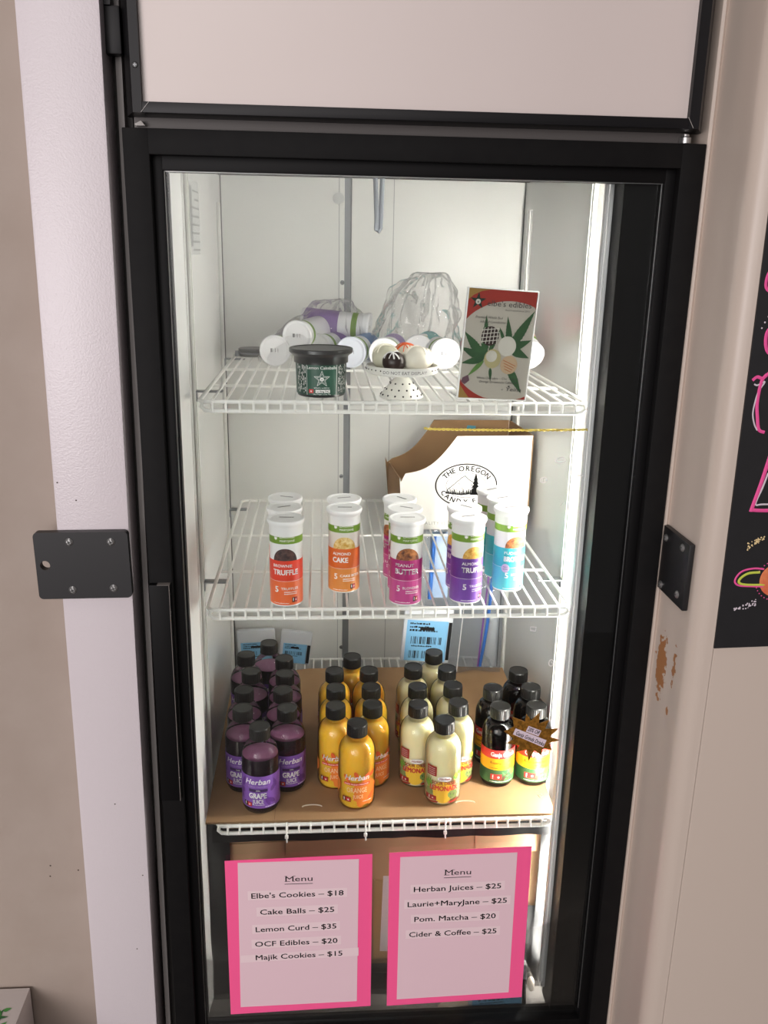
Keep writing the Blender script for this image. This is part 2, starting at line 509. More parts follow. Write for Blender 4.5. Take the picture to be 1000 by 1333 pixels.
bm = B(); add_box(bm, (XL - 0.03, 0.05, 0.70), (XR + 0.03, YB + 0.03, 0.73)); part('ceiling_panel', bm, liner, smooth=0)
bm = B(); add_box(bm, (XL - 0.03, 0.0285, -0.86), (XR + 0.03, YB + 0.03, -0.815)); add_box(bm, (-0.31, 0.009, -0.84), (0.342, 0.0285, -0.8152)); part('floor_pan', bm, mat('floor_pan', '#8f8a86', .5), smooth=0)
# back: two sheets and the dark channel between them
bm = B(); add_box(bm, (XL - 0.03, YB, -0.83), (-0.0613, YB + 0.03, 0.70)); part('back_panel', bm, back_liner, smooth=0)
bm = B(); add_box(bm, (-0.0463, YB, -0.83), (XR + 0.03, YB + 0.03, 0.70)); part('back_panel', bm, back_liner, smooth=0)
bm = B(); add_box(bm, (-0.0613, YB + 0.004, -0.83), (-0.0463, YB + 0.03, 0.70)); part('back_channel', bm, seam_grey, smooth=0)
bm = B()
for x in (-0.0735, 0.041): add_box(bm, (x, YB - 0.0008, -0.83), (x + 0.0016, YB, 0.70))
part('panel_seam', bm, mat('seam_line', '#a9abaa', .5), smooth=0)
bm = B()
for x in (XL + 0.0004, XR - 0.0022): add_box(bm, (x, YB - 0.003, -0.83), (x + 0.0018, YB - 0.001, 0.70))
part('corner_seam', bm, slot_dark, smooth=0)
for (x, z) in ((-0.0655, 0.447), (-0.0655, 0.020), (-0.0635, -0.405)):
    bm = B(); add_lathe(bm, [(0, .004), (.0035, .0032), (.0048, 0)], 14, 0, Matrix.Translation((x, YB, z)) @ Matrix.Rotation(PI / 2, 4, 'X'))
    add_box(bm, (x - .0028, YB - .0043, z - .0006), (x + .0028, YB - .0036, z + .0006), 1)
    part('screw', bm, [zinc, dark])
bm = B(); add_lathe(bm, [(0, .0014), (.0105, .001), (.012, 0)], 20, 0, Matrix.Translation((-0.0745, YB, 0.617)) @ Matrix.Rotation(PI / 2, 4, 'X'))
part('screw_cover', bm, mat('cover_grey', '#c3c5c3', .4))
# slotted uprights for the shelf clips
def pilaster(x, y, side, ztop):
    bm = B()
    x0, x1 = (x, x + 0.006) if side > 0 else (x - 0.006, x)
    w = 0.0085
    add_box(bm, (x0, y - w, -0.80), (x1, y - w + .003, ztop)); add_box(bm, (x0, y + w - .003, -0.80), (x1, y + w, ztop))
    xi = x0 + .001 if side > 0 else x1 - .0022
    add_box(bm, (xi, y - w, -0.80), (xi + .0012, y + w, ztop), 0)
    xs = xi + .0013 if side > 0 else xi - .0003
    z = ztop - .02
    while z > -0.78:
        add_box(bm, (xs - .0002, y - .0022, z - .005), (xs + .0002, y + .0022, z), 1); z -= 0.0254 / 2
    part('pilaster', bm, [shelf_white, slot_dark], smooth=0)
pilaster(XL, 0.215, 1, 0.655); pilaster(XL, 0.655, 1, 0.60); pilaster(XR, 0.215, -1, 0.655); pilaster(XR, 0.655, -1, 0.60)
# paper rating sticker, printed sideways on the left side panel
bm = B(); rect2(bm, -0.38, .502, -0.243, .617, 0, 0)
rnd = random.Random(5)
for k in range(8):
    y = .508 + k * .0132
    scribble2(bm, -0.372, -0.30 + rnd.uniform(-.02, .03), y, .004, 1, 1, k)
for k in range(10): rect2(bm, -0.290 + k * .004, .515, -0.2875 + k * .004, .608, 1, 1)
for v in bm.verts: v.co = Vector((XL + .0006 + v.co.z, -v.co.x, v.co.y))
part('rating_sticker', bm, [mat('sticker_paper', '#c9cac8', .4), mat('sticker_ink', '#8f918f', .5)], smooth=0)
# grey tube looping down from the ceiling
bm = B()
pts = [(-0.024, .33, .70)] + [(-0.0245 + .001 * k, .33, .70 - .019 * k) for k in range(1, 8)] + [(-0.0178, .33, .5475), (-0.0145, .33, .545), (-0.0115, .33, .55)] + [(-0.0105 + .0005 * k, .33, .57 + .022 * k) for k in range(7)]
add_tube(bm, pts, .0042, 10); part('hanging_tube', bm, mat('tube_grey', '#7b8087', .35, metal=.3))
# upright lamp behind the right stile
bm = B(); add_lathe(bm, [(0, -.77), (.0105, -.77), (.0105, .66), (0, .66)], 20, 0, Matrix.Translation((0.3075, 0.081, 0)))
lamp = part('lamp', bm, lamp_m)
bm = B(); add_box(bm, (0.2915, 0.052, -0.775), (0.2965, 0.066, 0.625), bevel=.002); add_box(bm, (0.2865, 0.054, -0.775), (0.2895, 0.066, 0.625), bevel=.0008)
part('lamp_cover', bm, lamp_cover_m)
bm = B(); add_box(bm, (0.2965, 0.012, -0.80), (0.3435, 0.066, 0.64)); part('inner_mullion', bm, black_satin, smooth=0)
# door: outer frame, stepped inner frame
def ring_frame(bm, xo0, xo1, zo0, zo1, xi0, xi1, zi0, zi1, y0, y1, bev=.0015):
    add_box(bm, (xo0, y0, zo0), (xi0, y1, zo1), bevel=bev); add_box(bm, (xi1, y0, zo0), (xo1, y1, zo1), bevel=bev)
    add_box(bm, (xi0 - .002, y0 + .0002, zi1), (xi1 + .002, y1, zo1), bevel=bev); add_box(bm, (xi0 - .002, y0 + .0002, zo0), (xi1 + .002, y1, zi0), bevel=bev)
bm = B(); ring_frame(bm, -0.3575, 0.389, ZB, ZT, -0.325, 0.3575, -0.814, 0.6245, -0.024, 0.03)
door = part('door_frame', bm, black_frame)
bm = B(); ring_frame(bm, -0.3255, 0.358, -0.83, 0.626, -0.3115, 0.3435, -0.786, 0.607, -0.010, 0.028)
def sub(name, bm, mats, parent, smooth=35):
    o = finish(name, bm, mats, None, smooth); o.parent = parent
    return o
sub('inner_frame', bm, black_satin, door)
bm = B(); add_box(bm, (-0.312, 0.0, -0.788), (0.344, 0.006, 0.6085)); sub('glass_pane', bm, glass_m, door, 0)
bm = B()
add_box(bm, (-0.3122, -0.0035, -0.77), (-0.3108, 0.0, 0.6075)); add_box(bm, (0.3428, -0.0015, -0.77), (0.3434, 0.0, 0.6075)); add_box(bm, (-0.3115, -0.003, 0.6062), (0.3435, 0.0, 0.6074))
sub('glazing_bead', bm, steel, door, 0)
bm = B()
add_box(bm, (-0.3105, 0.007, -0.77), (-0.3088, 0.022, 0.606))
sub('gasket', bm, black_satin, door, 0)
bm = B(); add_box(bm, (-0.3568, -0.0335, -0.303), (-0.3275, -0.022, 0.052), bevel=.002)
add_box(bm, (-0.3285, -0.034, -0.303), (-0.3278, -0.0225, 0.052), 1); add_box(bm, (-0.345, -0.034, 0.0515), (-0.3275, -0.0225, 0.0522), 1)  # thin paler strips along the grip's right side and top
sub('handle', bm, [black_satin, mat('pale_edge', '#77706c', .4)], door)
# bottom sill
bm = B(); add_box(bm, (-0.36, 0.0, -1.05), (0.39, 0.7, -0.875)); part('kick_plate', bm, black_satin, smooth=0)
bm = B(); add_box(bm, (-0.348, 0.052, ZT - .0), (0.39, 0.7, 0.95)); part('upper_housing', bm, gap_dark, smooth=0)
bm = B(); add_box(bm, (-0.345, -0.006, 0.652), (0.37, 0.05, 0.672)); part('hinge_channel', bm, gap_grey, smooth=0)
bm = B(); add_box(bm, (-0.3695, -0.004, -1.05), (-0.362, 0.05, 1.1))
for v in bm.verts: v.co.x += 0.0095 * (v.co.z - 0.15)
part('side_channel', bm, mat('channel_grey', '#85807e', .5), smooth=0)
bm = B(); add_box(bm, (-0.38, 0.012, -1.05), (-0.35, 0.05, 1.1)); part('side_gap', bm, gap_dark, smooth=0)
bm = B(); add_box(bm, (-0.374, -0.022, 0.737), (-0.352, -0.004, 0.79), bevel=.002); add_box(bm, (-0.371, -0.024, 0.79), (-0.362, -0.004, 0.85))
part('header_bracket', bm, header_black)
bm = B(); add_lathe(bm, [(0, 0), (.0075, 0), (.0075, .007), (.005, .0085), (.005, .011), (0, .011)], 16, 0, Matrix.Translation((0.364, -0.012, 0.656)))
part('hinge_pin', bm, steel)
bm = B(); add_prism(bm, [(-0.343, .660), (-0.335, .664), (-0.330, .6585), (-0.341, .6582)], -0.016, -0.006); part('hinge_shim', bm, mat('shim', '#b6b2ad', .5), smooth=0)
# lit header above the door
HY = -0.05
hb, ht = 0.669, 1.05
bm = B()
def chamfer_rail(prof, p0, p1, axis):
    a = []; b = []
    for (u, y) in prof:
        if axis == 'z': a.append(bm.verts.new((u, y, p0))); b.append(bm.verts.new((u, y, p1)))
    n = len(prof)
    for i in range(n): bm.faces.new((a[i], a[(i + 1) % n], b[(i + 1) % n], b[i]))
    bm.faces.new(a[::-1]); bm.faces.new(b)
chamfer_rail([(-0.3515, -0.012), (-0.3375, HY), (-0.3265, HY), (-0.3265, 0.0), (-0.3515, 0.0)], hb, ht, 'z')
chamfer_rail([(0.3520, 0.0), (0.3520, HY), (0.3650, HY), (0.3840, -0.012), (0.3840, 0.0)], hb, ht, 'z')
bmesh.ops.recalc_face_normals(bm, faces=bm.faces[:])
add_box(bm, (-0.3265, HY + .0004, hb), (0.3525, 0.0, hb + .0125), bevel=.001)
part('header_frame', bm, header_black)
bm = B(); add_box(bm, (-0.328, HY + .009, hb + .006), (0.354, HY + .013, ht)); part('header_panel', bm, panel_cream, smooth=0)
bm = B(); add_box(bm, (-0.3265, HY - .0003, hb + .0005), (-0.3258, HY + .001, hb + .0007 + .012))
for v in bm.verts: v.co.x += (v.co.z - hb) * .85 - .002
for v in bm.verts: v.co.y -= .0002
k0 = len(bm.verts); add_box(bm, (0.3522, HY - .0005, hb + .001), (0.3528, HY + .001, hb + .0135))
bm.verts.ensure_lookup_table()
for v in bm.verts[k0:]: v.co.x += -(v.co.z - hb) * .6 + .006
part('mitre_line', bm, mat('mitre', '#a8a4a0', .4), smooth=0)
bm = B(); add_lathe(bm, [(0, .0012), (.0028, .001), (.0036, 0)], 12, 0, Matrix.Translation((-0.3318, HY, 0.721)) @ Matrix.Rotation(PI / 2, 4, 'X'))
add_box(bm, (-0.3338, HY - .0014, .7206), (-0.3298, HY - .0011, .7214), 1); add_box(bm, (-0.3322, HY - .0014, .719), (-0.3314, HY - .0011, .723), 1)
part('header_screw', bm, [mat('screw_black', '#0d0d0d', .3), zinc])

# ------------------------------------------------------------------ neighbouring white cabinet with chalkboard front
cab = thing('cabinet', 'white painted cabinet with rounded edge and rust patch, right of the cooler door', 'cabinet', (0.6, 0.1, -1.05))
sec = [(0.3895, 0.06), (0.3895, -0.014), (0.3915, -0.0185), (0.3955, -0.0195), (0.399, -0.017), (0.4005, -0.022), (0.4015, -0.10)]
for k in range(9):
    a = PI + (PI / 2) * k / 8
    sec.append((0.4275 + 0.026 * math.cos(a), -0.117 + 0.024 * math.sin(a)))
sec += [(0.4305, -0.1418), (0.4325, -0.1405), (0.4345, -0.1412), (1.1, -0.1412), (1.1, 0.06)]
bm = B()
zs = [-1.05, -0.5, 0, 0.5, 1.1]
rows = [[bm.verts.new((x + 0.000 * z, y, z)) for x, y in sec] for z in zs]
for a, b in zip(rows[:-1], rows[1:]):
    for i in range(len(sec)): bm.faces.new((a[i], a[(i + 1) % len(sec)], b[(i + 1) % len(sec)], b[i]))
bm.faces.new(rows[0][::-1]); bm.faces.new(rows[-1])
bmesh.ops.recalc_face_normals(bm, faces=bm.faces[:])
o = finish('body', bm, cab_white, None, 40); o.parent = cab; o.matrix_parent_inverse = Matrix.Translation((-0.6, -0.1, 1.05))

board = thing('chalkboard', 'black chalkboard with pink lettering and a ringed planet on the white cabinet front', 'chalkboard', (0.43, -0.1415, -0.004))
inv = Matrix.Translation((-0.43, 0.1415, 0.004))
bm = B(); add_prism(bm, [(0.4306, -0.0045), (0.95, 0.010), (0.95, 0.98), (0.4210, 0.98)], -0.1446, -0.1414)
o = finish('board', bm, chalk_black, None, 0); o.parent = board; o.matrix_parent_inverse = inv
def stroke(name, pts, r, m, n=6):
    bm = B()
    # Catmull-Rom through the points
    P = [Vector((x, -0.1449, z)) for x, z in pts]; out = []
    for i in range(len(P) - 1):
        p0, p1, p2, p3 = P[max(i - 1, 0)], P[i], P[i + 1], P[min(i + 2, len(P) - 1)]
        for k in range(n):
            t = k / n
            out.append(0.5 * ((2 * p1) + (p2 - p0) * t + (2 * p0 - 5 * p1 + 4 * p2 - p3) * t * t + (3 * p1 - p0 - 3 * p2 + p3) * t ** 3))
    out.append(P[-1])
    add_tube(bm, out, r, 6, flat=.3)
    o = finish(name, bm, m, None, 60); o.parent = board; o.matrix_parent_inverse = inv
stroke('chalk_lettering', [(.452, .515), (.4355, .499), (.4338, .480), (.448, .474), (.47, .478)], .0022, chalk_pink)
stroke('chalk_lettering', [(.462, .436), (.4445, .429), (.4432, .412), (.450, .400), (.468, .397)], .0024, chalk_pink)
stroke('chalk_lettering', [(.4326, .366), (.438, .3705), (.4455, .369), (.4530, .376), (.456, .384)], .0022, chalk_pink)
stroke('chalk_lettering', [(.4505, .374), (.4445, .3644), (.4428, .3382), (.4460, .318), (.4500, .303), (.4580, .2995)], .0022, chalk_pink)
stroke('chalk_shadow_line', [(.4355, .3614), (.4400, .360), (.4490, .3645), (.4425, .352), (.4398, .338), (.4391, .3231), (.4430, .310), (.4480, .302)], .0011, chalk_pale)
stroke('chalk_lettering', [(.470, .268), (.4640, .235), (.4555, .1960), (.4555, .1955)], .0026, chalk_pink)
stroke('chalk_lettering', [(.4552, .1955), (.470, .1945), (.50, .1950)], .0026, chalk_pink)
stroke('chalk_shadow_line', [(.4711, .2457), (.466, .225), (.4600, .2038), (.470, .2030), (.50, .2035)], .0012, chalk_pale)
stroke('planet_ring', [(.50, .0865), (.47, .0872), (.4520, .0890), (.4465, .0965), (.4540, .1085), (.470, .1130), (.4850, .1120)], .0013, chalk_pink)
stroke('planet_ring', [(.50, .0895), (.465, .0895), (.4530, .0925), (.4540, .0990), (.464, .1060), (.480, .1075)], .0017, chalk_yellow)
bm = B(); add_sphere(bm, (.505, -.1447, .096), .024, 0, 28, 14, (1, .04, 1))
o = finish('planet', bm, mat('chalk_planet', '#d9553f', .7, noise_col='#e8935a', nscale=70), None); o.parent = board; o.matrix_parent_inverse = inv
def dots(name, cl, m):
    bm = B()
    for x, z, r in cl: add_sphere(bm, (x, -.1447, z), r, 0, 8, 5, (1, .35, 1))
    o = finish(name, bm, m, None); o.parent = board; o.matrix_parent_inverse = inv
rnd = random.Random(11)
dots('chalk_dots', [(.4575 + .0225 * t + rnd.uniform(-.002, .002), .143 + .0145 * t ** .7 + rnd.uniform(-.006, .004) * (1.2 - t), rnd.uniform(.0007, .0014)) for t in [rnd.random() for _ in range(34)]], chalk_cream)
dots('chalk_dots', [(.4515 + .030 * t + rnd.uniform(-.002, .002), .0535 + .010 * t + rnd.uniform(-.005, .005) * (.3 + t), rnd.uniform(.0007, .0013)) for t in [rnd.random() for _ in range(36)]], chalk_pale)
dots('chalk_dots', [(.4355, .431, .0011), (.4385, .438, .0012), (.4420, .445, .0011)], chalk_pale)
dots('chalk_dots', [(.505 + .029 * math.cos(a), .096 + .029 * math.sin(a), .0009) for a in [2.0 + .17 * k for k in range(16)] if abs(a - PI) > .35], chalk_pink)

# ------------------------------------------------------------------ lock plates
def screw(parent, M, r=.0055):
    bm = B(); add_lathe(bm, [(0, .003), (r * .6, .0028), (r, .0008), (r, 0)], 16, 0, M)
    for s in (0, 1):
        Q = M @ Matrix.Rotation(s * PI / 2 + .4, 4, 'Z')
        vs = add_box(bm, (-r * .55, -r * .12, .0028), (r * .55, r * .12, .0034), 1)
        for v in vs: v.co = Q @ v.co
    o = finish('screw', bm, [steel, slot_dark], None); o.parent = parent
    return o
lp = thing('lock_plate', 'flat black plastic lock plate with a drilled hole on the left post', 'lock plate', (-0.4398, -0.0425, 0.0895), group='black lock plates beside the cooler')
bm = B()
W, H, T = .0635, .0485, .0115
pts = []
for cx, cz, a0 in ((W - .006, H - .006, 0), (-W + .006, H - .006, PI / 2), (-W + .006, -H + .006, PI), (W - .006, -H + .006, 1.5 * PI)):
    for k in range(5): pts.append((cx + .006 * math.cos(a0 + k * PI / 8), cz + .006 * math.sin(a0 + k * PI / 8)))
hole = [(-W + .0125 + .0068 * math.cos(2 * PI * k / 20), .001 + .0068 * math.sin(2 * PI * k / 20)) for k in range(20)]
def plate_with_hole(bm, outer, hole, y0, y1):
    ls = []
    for y in (y0, y1):
        vo = [bm.verts.new((x, y, z)) for x, z in outer]; vh = [bm.verts.new((x, y, z)) for x, z in hole]
        es = [bm.edges.new((l[i], l[(i + 1) % len(l)])) for l in (vo, vh) for i in range(len(l))]
        bmesh.ops.triangle_fill(bm, use_beauty=True, use_dissolve=False, edges=es)
        ls.append((vo, vh))
    for k in (0, 1):
        a, b = ls[0][k], ls[1][k]
        for i in range(len(a)): bm.faces.new((a[i], a[(i + 1) % len(a)], b[(i + 1) % len(a)], b[i]))
    bmesh.ops.recalc_face_normals(bm, faces=bm.faces[:])
plate_with_hole(bm, pts, hole, -T, 0)
bmesh.ops.rotate(bm, verts=bm.verts[:], cent=(0, 0, 0), matrix=Matrix.Rotation(-.012, 3, 'Y'))
o = finish('plate', bm, mat('lock_black', '#19181a', .45), None, 30); o.parent = lp
for x, z in ((-.016, .0345), (.040, .0345), (.0395, -.0335), (-.0165, -.0355)):
    screw(lp, Matrix.Translation((x, -T, z)) @ Matrix.Rotation(PI / 2, 4, 'X'))
lp2 = thing('lock_plate', 'small black lock plate screwed to the inner side of the white cabinet', 'lock plate', (0.4010, -0.062, 0.0865), group='black lock plates beside the cooler')
bm = B()
H2 = .049
vs = add_box(bm, (-.0085, -.050, -H2), (0, .046, H2), bevel=.002)
o = finish('plate', bm, mat('lock_black', '#19181a', .45), None, 30); o.parent = lp2
for y, z in ((.031, .033), (-.029, .038), (.031, -.040), (-.029, -.032)):
    screw(lp2, Matrix.Translation((-.0085, y, z)) @ Matrix.Rotation(-PI / 2, 4, 'Y'), .0058)

# white carton at the wall, bottom left
wb = thing('carton', 'white carton with green leaf print standing against the beige wall', 'carton', (-0.78, -0.2, -1.05))
bm = B(); add_box(bm, (-.18, -.22, 0), (.183, .195, .375), bevel=.0015)
o = finish('body', bm, mat('carton_white', '#e3dcd9', .5), None); o.parent = wb
bm = B(); rnd = random.Random(2)
for k in range(110): leaflet(bm, .135 + rnd.uniform(-.03, .022), .10 + rnd.uniform(-.06, .055), rnd.uniform(0, 6.3), rnd.uniform(.012, .03), .004, rnd.choice((0, 0, 1)), 1 + k * .05)
flat(bm, (0, 0, .3755), (1, 0, 0), (0, 1, 0))
o = finish('leaf_print', bm, [mat('leaf_green', '#4f9a4a', .6), mat('leaf_dark', '#2f6a3a', .6)], None, 0); o.parent = wb

# ------------------------------------------------------------------ wire shelves
YS, YE = 0.07, 0.70
Z1, Z2, Z3 = 0.301, -0.0278, -0.4228
SL, SR = -0.29, 0.29
def wire_shelf(z, label, backlip=False):
    t = thing('wire_shelf', label, 'shelf', (0, 0.07, z), group='white wire shelves in the cooler')
    def P(name, bm, m=shelf_white):
        o = finish(name, bm, m, None, 50); o.parent = t; o.matrix_parent_inverse = Matrix.Translation((0, -0.07, -z))
        return o
    r = .0032
    bm = B()
    c = .012
    loop = [(SL + c, YS, z - r), (SR - c, YS, z - r), (SR - c * .3, YS + c * .3, z - r), (SR, YS + c, z - r), (SR, YE - c, z - r), (SR - c * .3, YE - c * .3, z - r), (SR - c, YE, z - r), (SL + c, YE, z - r), (SL + c * .3, YE - c * .3, z - r), (SL, YE - c, z - r), (SL, YS + c, z - r), (SL + c * .3, YS + c * .3, z - r)]
    add_tube(bm, loop, r, 10, closed=True)
    P('rim', bm)
    bm = B()
    add_tube(bm, [(SL + .006, YS, z - r), (SL + .004, YS - .001, z - .010), (SL + .010, YS - .001, z - .0155), (SL + .02, YS - .001, z - .0165), (SR - .02, YS - .001, z - .0165), (SR - .010, YS - .001, z - .0155), (SR - .004, YS - .001, z - .010), (SR - .006, YS, z - r)], r * 1.05, 10)
    P('front_rail', bm)
    bm = B()
    for y in (YS + .18, YS + .385): add_tube(bm, [(SL, y, z - .0062), (SR, y, z - .0062)], .0026, 8)
    P('cross_bar', bm)
    bm = B(); n = 29
    for k in range(1, n):
        x = SL + (SR - SL) * k / n
        pts = [(x, YE, z - .001), (x, YS + .006, z - .001), (x, YS - .0035, z - .0035), (x, YS - .004, z - .017)]
        if backlip: pts = [(x, YE + .002, z + .030)] + [(x, YE, z + .004)] + pts[1:]
        add_tube(bm, pts, .0020, 6)
    P('wire_grid', bm)
    if backlip:
        bm = B(); add_tube(bm, [(SL + .006, YE + .002, z + .031), (SR - .006, YE + .002, z + .031)], .0026, 8); P('back_rail', bm)
    for x, s in ((SL, -1), (SR, 1)):
        for y in (.215, .655):
            bm = B()
            xo = XL + .006 if s < 0 else XR - .006
            x0, x1 = sorted((xo, x - s * .020))
            add_box(bm, (x0, y - .009, z - .0115), (x1, y + .009, z - .0092), bevel=.0006)
            xo2 = sorted((xo, xo - s * .0022))
            add_box(bm, (xo2[0], y - .007, z - .026), (xo2[1], y + .007, z - .0095), bevel=.0005)
            P('shelf_clip', bm, zinc)
    return t
wire_shelf(Z1, 'top white wire shelf holding the green jar, cake stand and plastic bags')
wire_shelf(Z2, 'middle white wire shelf holding upright snack tubes and a white carton')
wire_shelf(Z3, 'bottom white wire shelf under the brown cardboard tray of juice bottles')
for x, d in ((-0.171, .0), (-0.0365, .0), (0.101, .0)):
    bm = B(); z = Z3
    add_tube(bm, [(x + .0, YS - .0062, z - .021), (x, YS - .0072, z - .012), (x, YS - .0062, z - .001), (x, YS - .001, z + .0012)], .0016, 6)
    add_box(bm, (x - .003, YS - .0095, z - .025), (x + .003, YS - .005, z - .0195), bevel=.001)
    add_tube(bm, [(x, YS - .007, z - .024), (x + .0006, YS - .008, z - .033)], .0014, 6)
    pos = {-0.171: 'below the grape juice bottles', -0.0365: 'below the front orange juice bottle', 0.101: 'below the front lemonade bottle'}[x]
    tag(finish('cable_tie', bm, mat('tie_white', '#e9e8e4', .4), None), 'white plastic cable tie on the bottom shelf rail, ' + pos, 'cable tie', 'cable ties on the bottom shelf rail')

# ------------------------------------------------------------------ snack tubes
TR = 0.0255
def tube_label(top, bot, name1, name2, count, c1, c2, ball, badge=False):
    bm = B()
    zb = .004
    W = TR * PI * .97
    rect2(bm, -W, .1050, W, .1240, 0, 1)                # green band
    rect2(bm, -W, .044, W, .0775, 2, 1)                 # strong colour
    rect2(bm, -W, zb, W, .0436, 3, 1)                   # paler colour
    rect2(bm, -W, .0436, W, .0440, 1, 1.5)
    ell2(bm, .0005, .0775, .0195, .0200, 4, 1.2, 32, 0, PI)
    leaf2(bm, -.0145, .1125, .0062, 1, 2)
    text2(bm, 'LAURIE', -.0075, .1145, .0048, 1, 2, 'L', width=.0235, bold=.012)
    text2(bm, 'MARYJANE', -.0075, .1085, .0036, 1, 2, 'L', width=.0235, bold=.01)
    text2(bm, name1, -.0195, .0668, .0050, 1, 2, 'L', bold=.02, width=min(.0062 * len(name1) * .82, .031))
    text2(bm, name2, -.0195, .0545, .0088, 1, 2, 'L', bold=.035, width=min(.0098 * len(name2) * .66, .041))
    text2(bm, '5', -.0165, .0255, .0098, 1, 2, 'L', bold=.03)
    text2(bm, count, -.0065, .0295, .0042, 1, 2, 'L', bold=.02, width=.0041 * len(count) * .85)
    for k in range(2): scribble2(bm, -.0015, .0195, .0252 - k * .0032, .0016, 1, 2, 5 + k)
    scribble2(bm, -.019, .006, .0065, .0013, 1, 2, 9)
    rect2(bm, .011, .0085, .0200, .0165, 5, 2); rect2(bm, .0152, .0092, .0194, .0158, 6, 3); leaf2(bm, .0173, .0118, .0025, 1, 4)
    rect2(bm, .0124, .0105, .0136, .0155, 1, 3)
    if badge:
        ell2(bm, -.0165, .0425, .0068, .0075, 7, 2.5); text2(bm, 'NEW', -.0165, .0435, .0022, 5, 3.2); text2(bm, 'RECIPE', -.0165, .0400, .0019, 5, 3.2)
    wrap(bm, TR + .0003, 0, 0)
    return bm
TUBE_COMMON = [mat('laurie_green', '#6f942a', .4), white_ink]
tube_stamp = mat('stamp_ink', '#4a4a4c', .6)
tube_white = mat('tube_white', '#e9e9e9', .35)
tube_clear = mat('tube_milky', '#dedad2', .3, coat=.4)
def make_tube(label, args, c1, c2, bc, bc2, badge=False, body=tube_white, white_zone=True):
    t = thing('snack_tube', label, 'snack tube', group='upright snack tubes on the middle shelf')
    bm = B()
    add_lathe(bm, [(0, .0005), (.021, .0005), (.0245, .0012), (TR, .004), (TR, .118), (0, .118)], 40)
    o = finish('tube_body', bm, body, None); o.parent = t
    bm = tube_label(*args, badge=badge)
    o = finish('label', bm, TUBE_COMMON + [mat('t1' + c1, c1, .4), mat('t2' + c2, c2, .4), mat('ball' + bc, bc, .6, noise_col=bc2, nscale=130, ncontrast=.3, distort=.8), ink, mat('hazard_red', '#c2302f', .5), mat('badge_lilac', '#c7b7d8', .5)], None, 0); o.parent = t
    bm = B()
    add_lathe(bm, [(.0262, .1165), (.0262, .1305), (.0270, .1322), (.0288, .1350), (.0293, .1385), (.0288, .1402), (.0275, .1410), (.0245, .1406), (.0235, .1398), (0, .1398)], 44)
    o2 = finish('cap', bm, mat('cap_white', '#ececec', .35), None); o2.parent = t
    bm = B()
    rnd = random.Random(len(label)); x = -.0105
    while x < .0105:
        w = rnd.uniform(.0012, .0026); rect2(bm, x, -.002 + rnd.uniform(-.0003, .0003), x + w * .8, .0018, 0, 1); x += w
    flat(bm, (0, .004, .1399), (1, 0, 0), (0, 1, 0))
    o3 = finish('date_stamp', bm, tube_stamp, None, 0); o3.parent = o2
    return t
ZS2 = Z2 + .0007
def place_tubes(proto, places):
    for i, (x, y, rz, lab) in enumerate(places):
        if i == 0: proto.location = (x, y, ZS2); proto.rotation_euler = (0, 0, rz); proto['label'] = lab
        else: dup(proto, (x, y, ZS2), rz, lab)
def tl(flavour, colour): return 'white-capped snack tube with %s %s label, ' % (colour, flavour)
bt = make_tube('x', (0, 0, 'BROWNIE', 'TRUFFLE', 'TRUFFLES', 0, 0, 0), '#dc3a1e', '#e96a35', '#2e1c1a', '#5a3d38')
place_tubes(bt, [(-.1665, .0945, -.05, 'white-capped snack tube with orange-red brownie truffle label, nearest the glass'),
                 (-.1705, .1545, .5, 'white-capped brownie truffle snack tube, middle of its row of three at left'),
                 (-.1718, .2145, -.35, 'white-capped brownie truffle snack tube, rearmost of its row at left')])
ac = make_tube('x', (0, 0, 'ALMOND', 'CAKE', 'CAKE BITES', 0, 0, 0), '#d8651f', '#dd8a3c', '#c79a3a', '#f0dca0', body=tube_clear)
place_tubes(ac, [(-.0740, .1500, -.02, 'orange almond cake snack tube in front of its pair'),
                 (-.0725, .2080, .3, 'almond cake snack tube standing hidden behind its front twin')])
pb = make_tube('x', (0, 0, 'PEANUT', 'BUTTER', 'BLONDIES', 0, 0, 0), '#a8246f', '#c2468b', '#5a2c16', '#c07a44')
place_tubes(pb, [(.0235, .0935, -.02, 'magenta peanut butter snack tube at the front of its row'),
                 (.0250, .1500, -.55, 'magenta peanut butter snack tube in the middle of its row'),
                 (.0213, .2080, -.9, 'magenta peanut butter snack tube at the back of its row')])
at = make_tube('x', (0, 0, 'ALMOND', 'TRUFFLE', 'TRUFFLES', 0, 0, 0), '#5d2f86', '#7040a0', '#c58a2c', '#f0c468')
place_tubes(at, [(.1222, .0995, .30, 'purple almond truffle snack tube in front, nearest the glass'),
                 (.1240, .1560, -.8, 'purple almond truffle snack tube half hidden behind the front purple one')])
fb = make_tube('x', (0, 0, 'FUDGE', 'BROWNIE', 'BROWNIES', 0, 0, 0), '#35aeb4', '#52c2c6', '#6a3010', '#d88548', badge=True)
place_tubes(fb, [(.2015, .1500, .25, 'turquoise fudge brownie snack tube at the front right of the shelf'),
                 (.1995, .2085, .45, 'turquoise fudge brownie snack tube second in its row'),
                 (.1920, .2640, .6, 'turquoise fudge brownie snack tube rearmost in its row, by the white carton')])

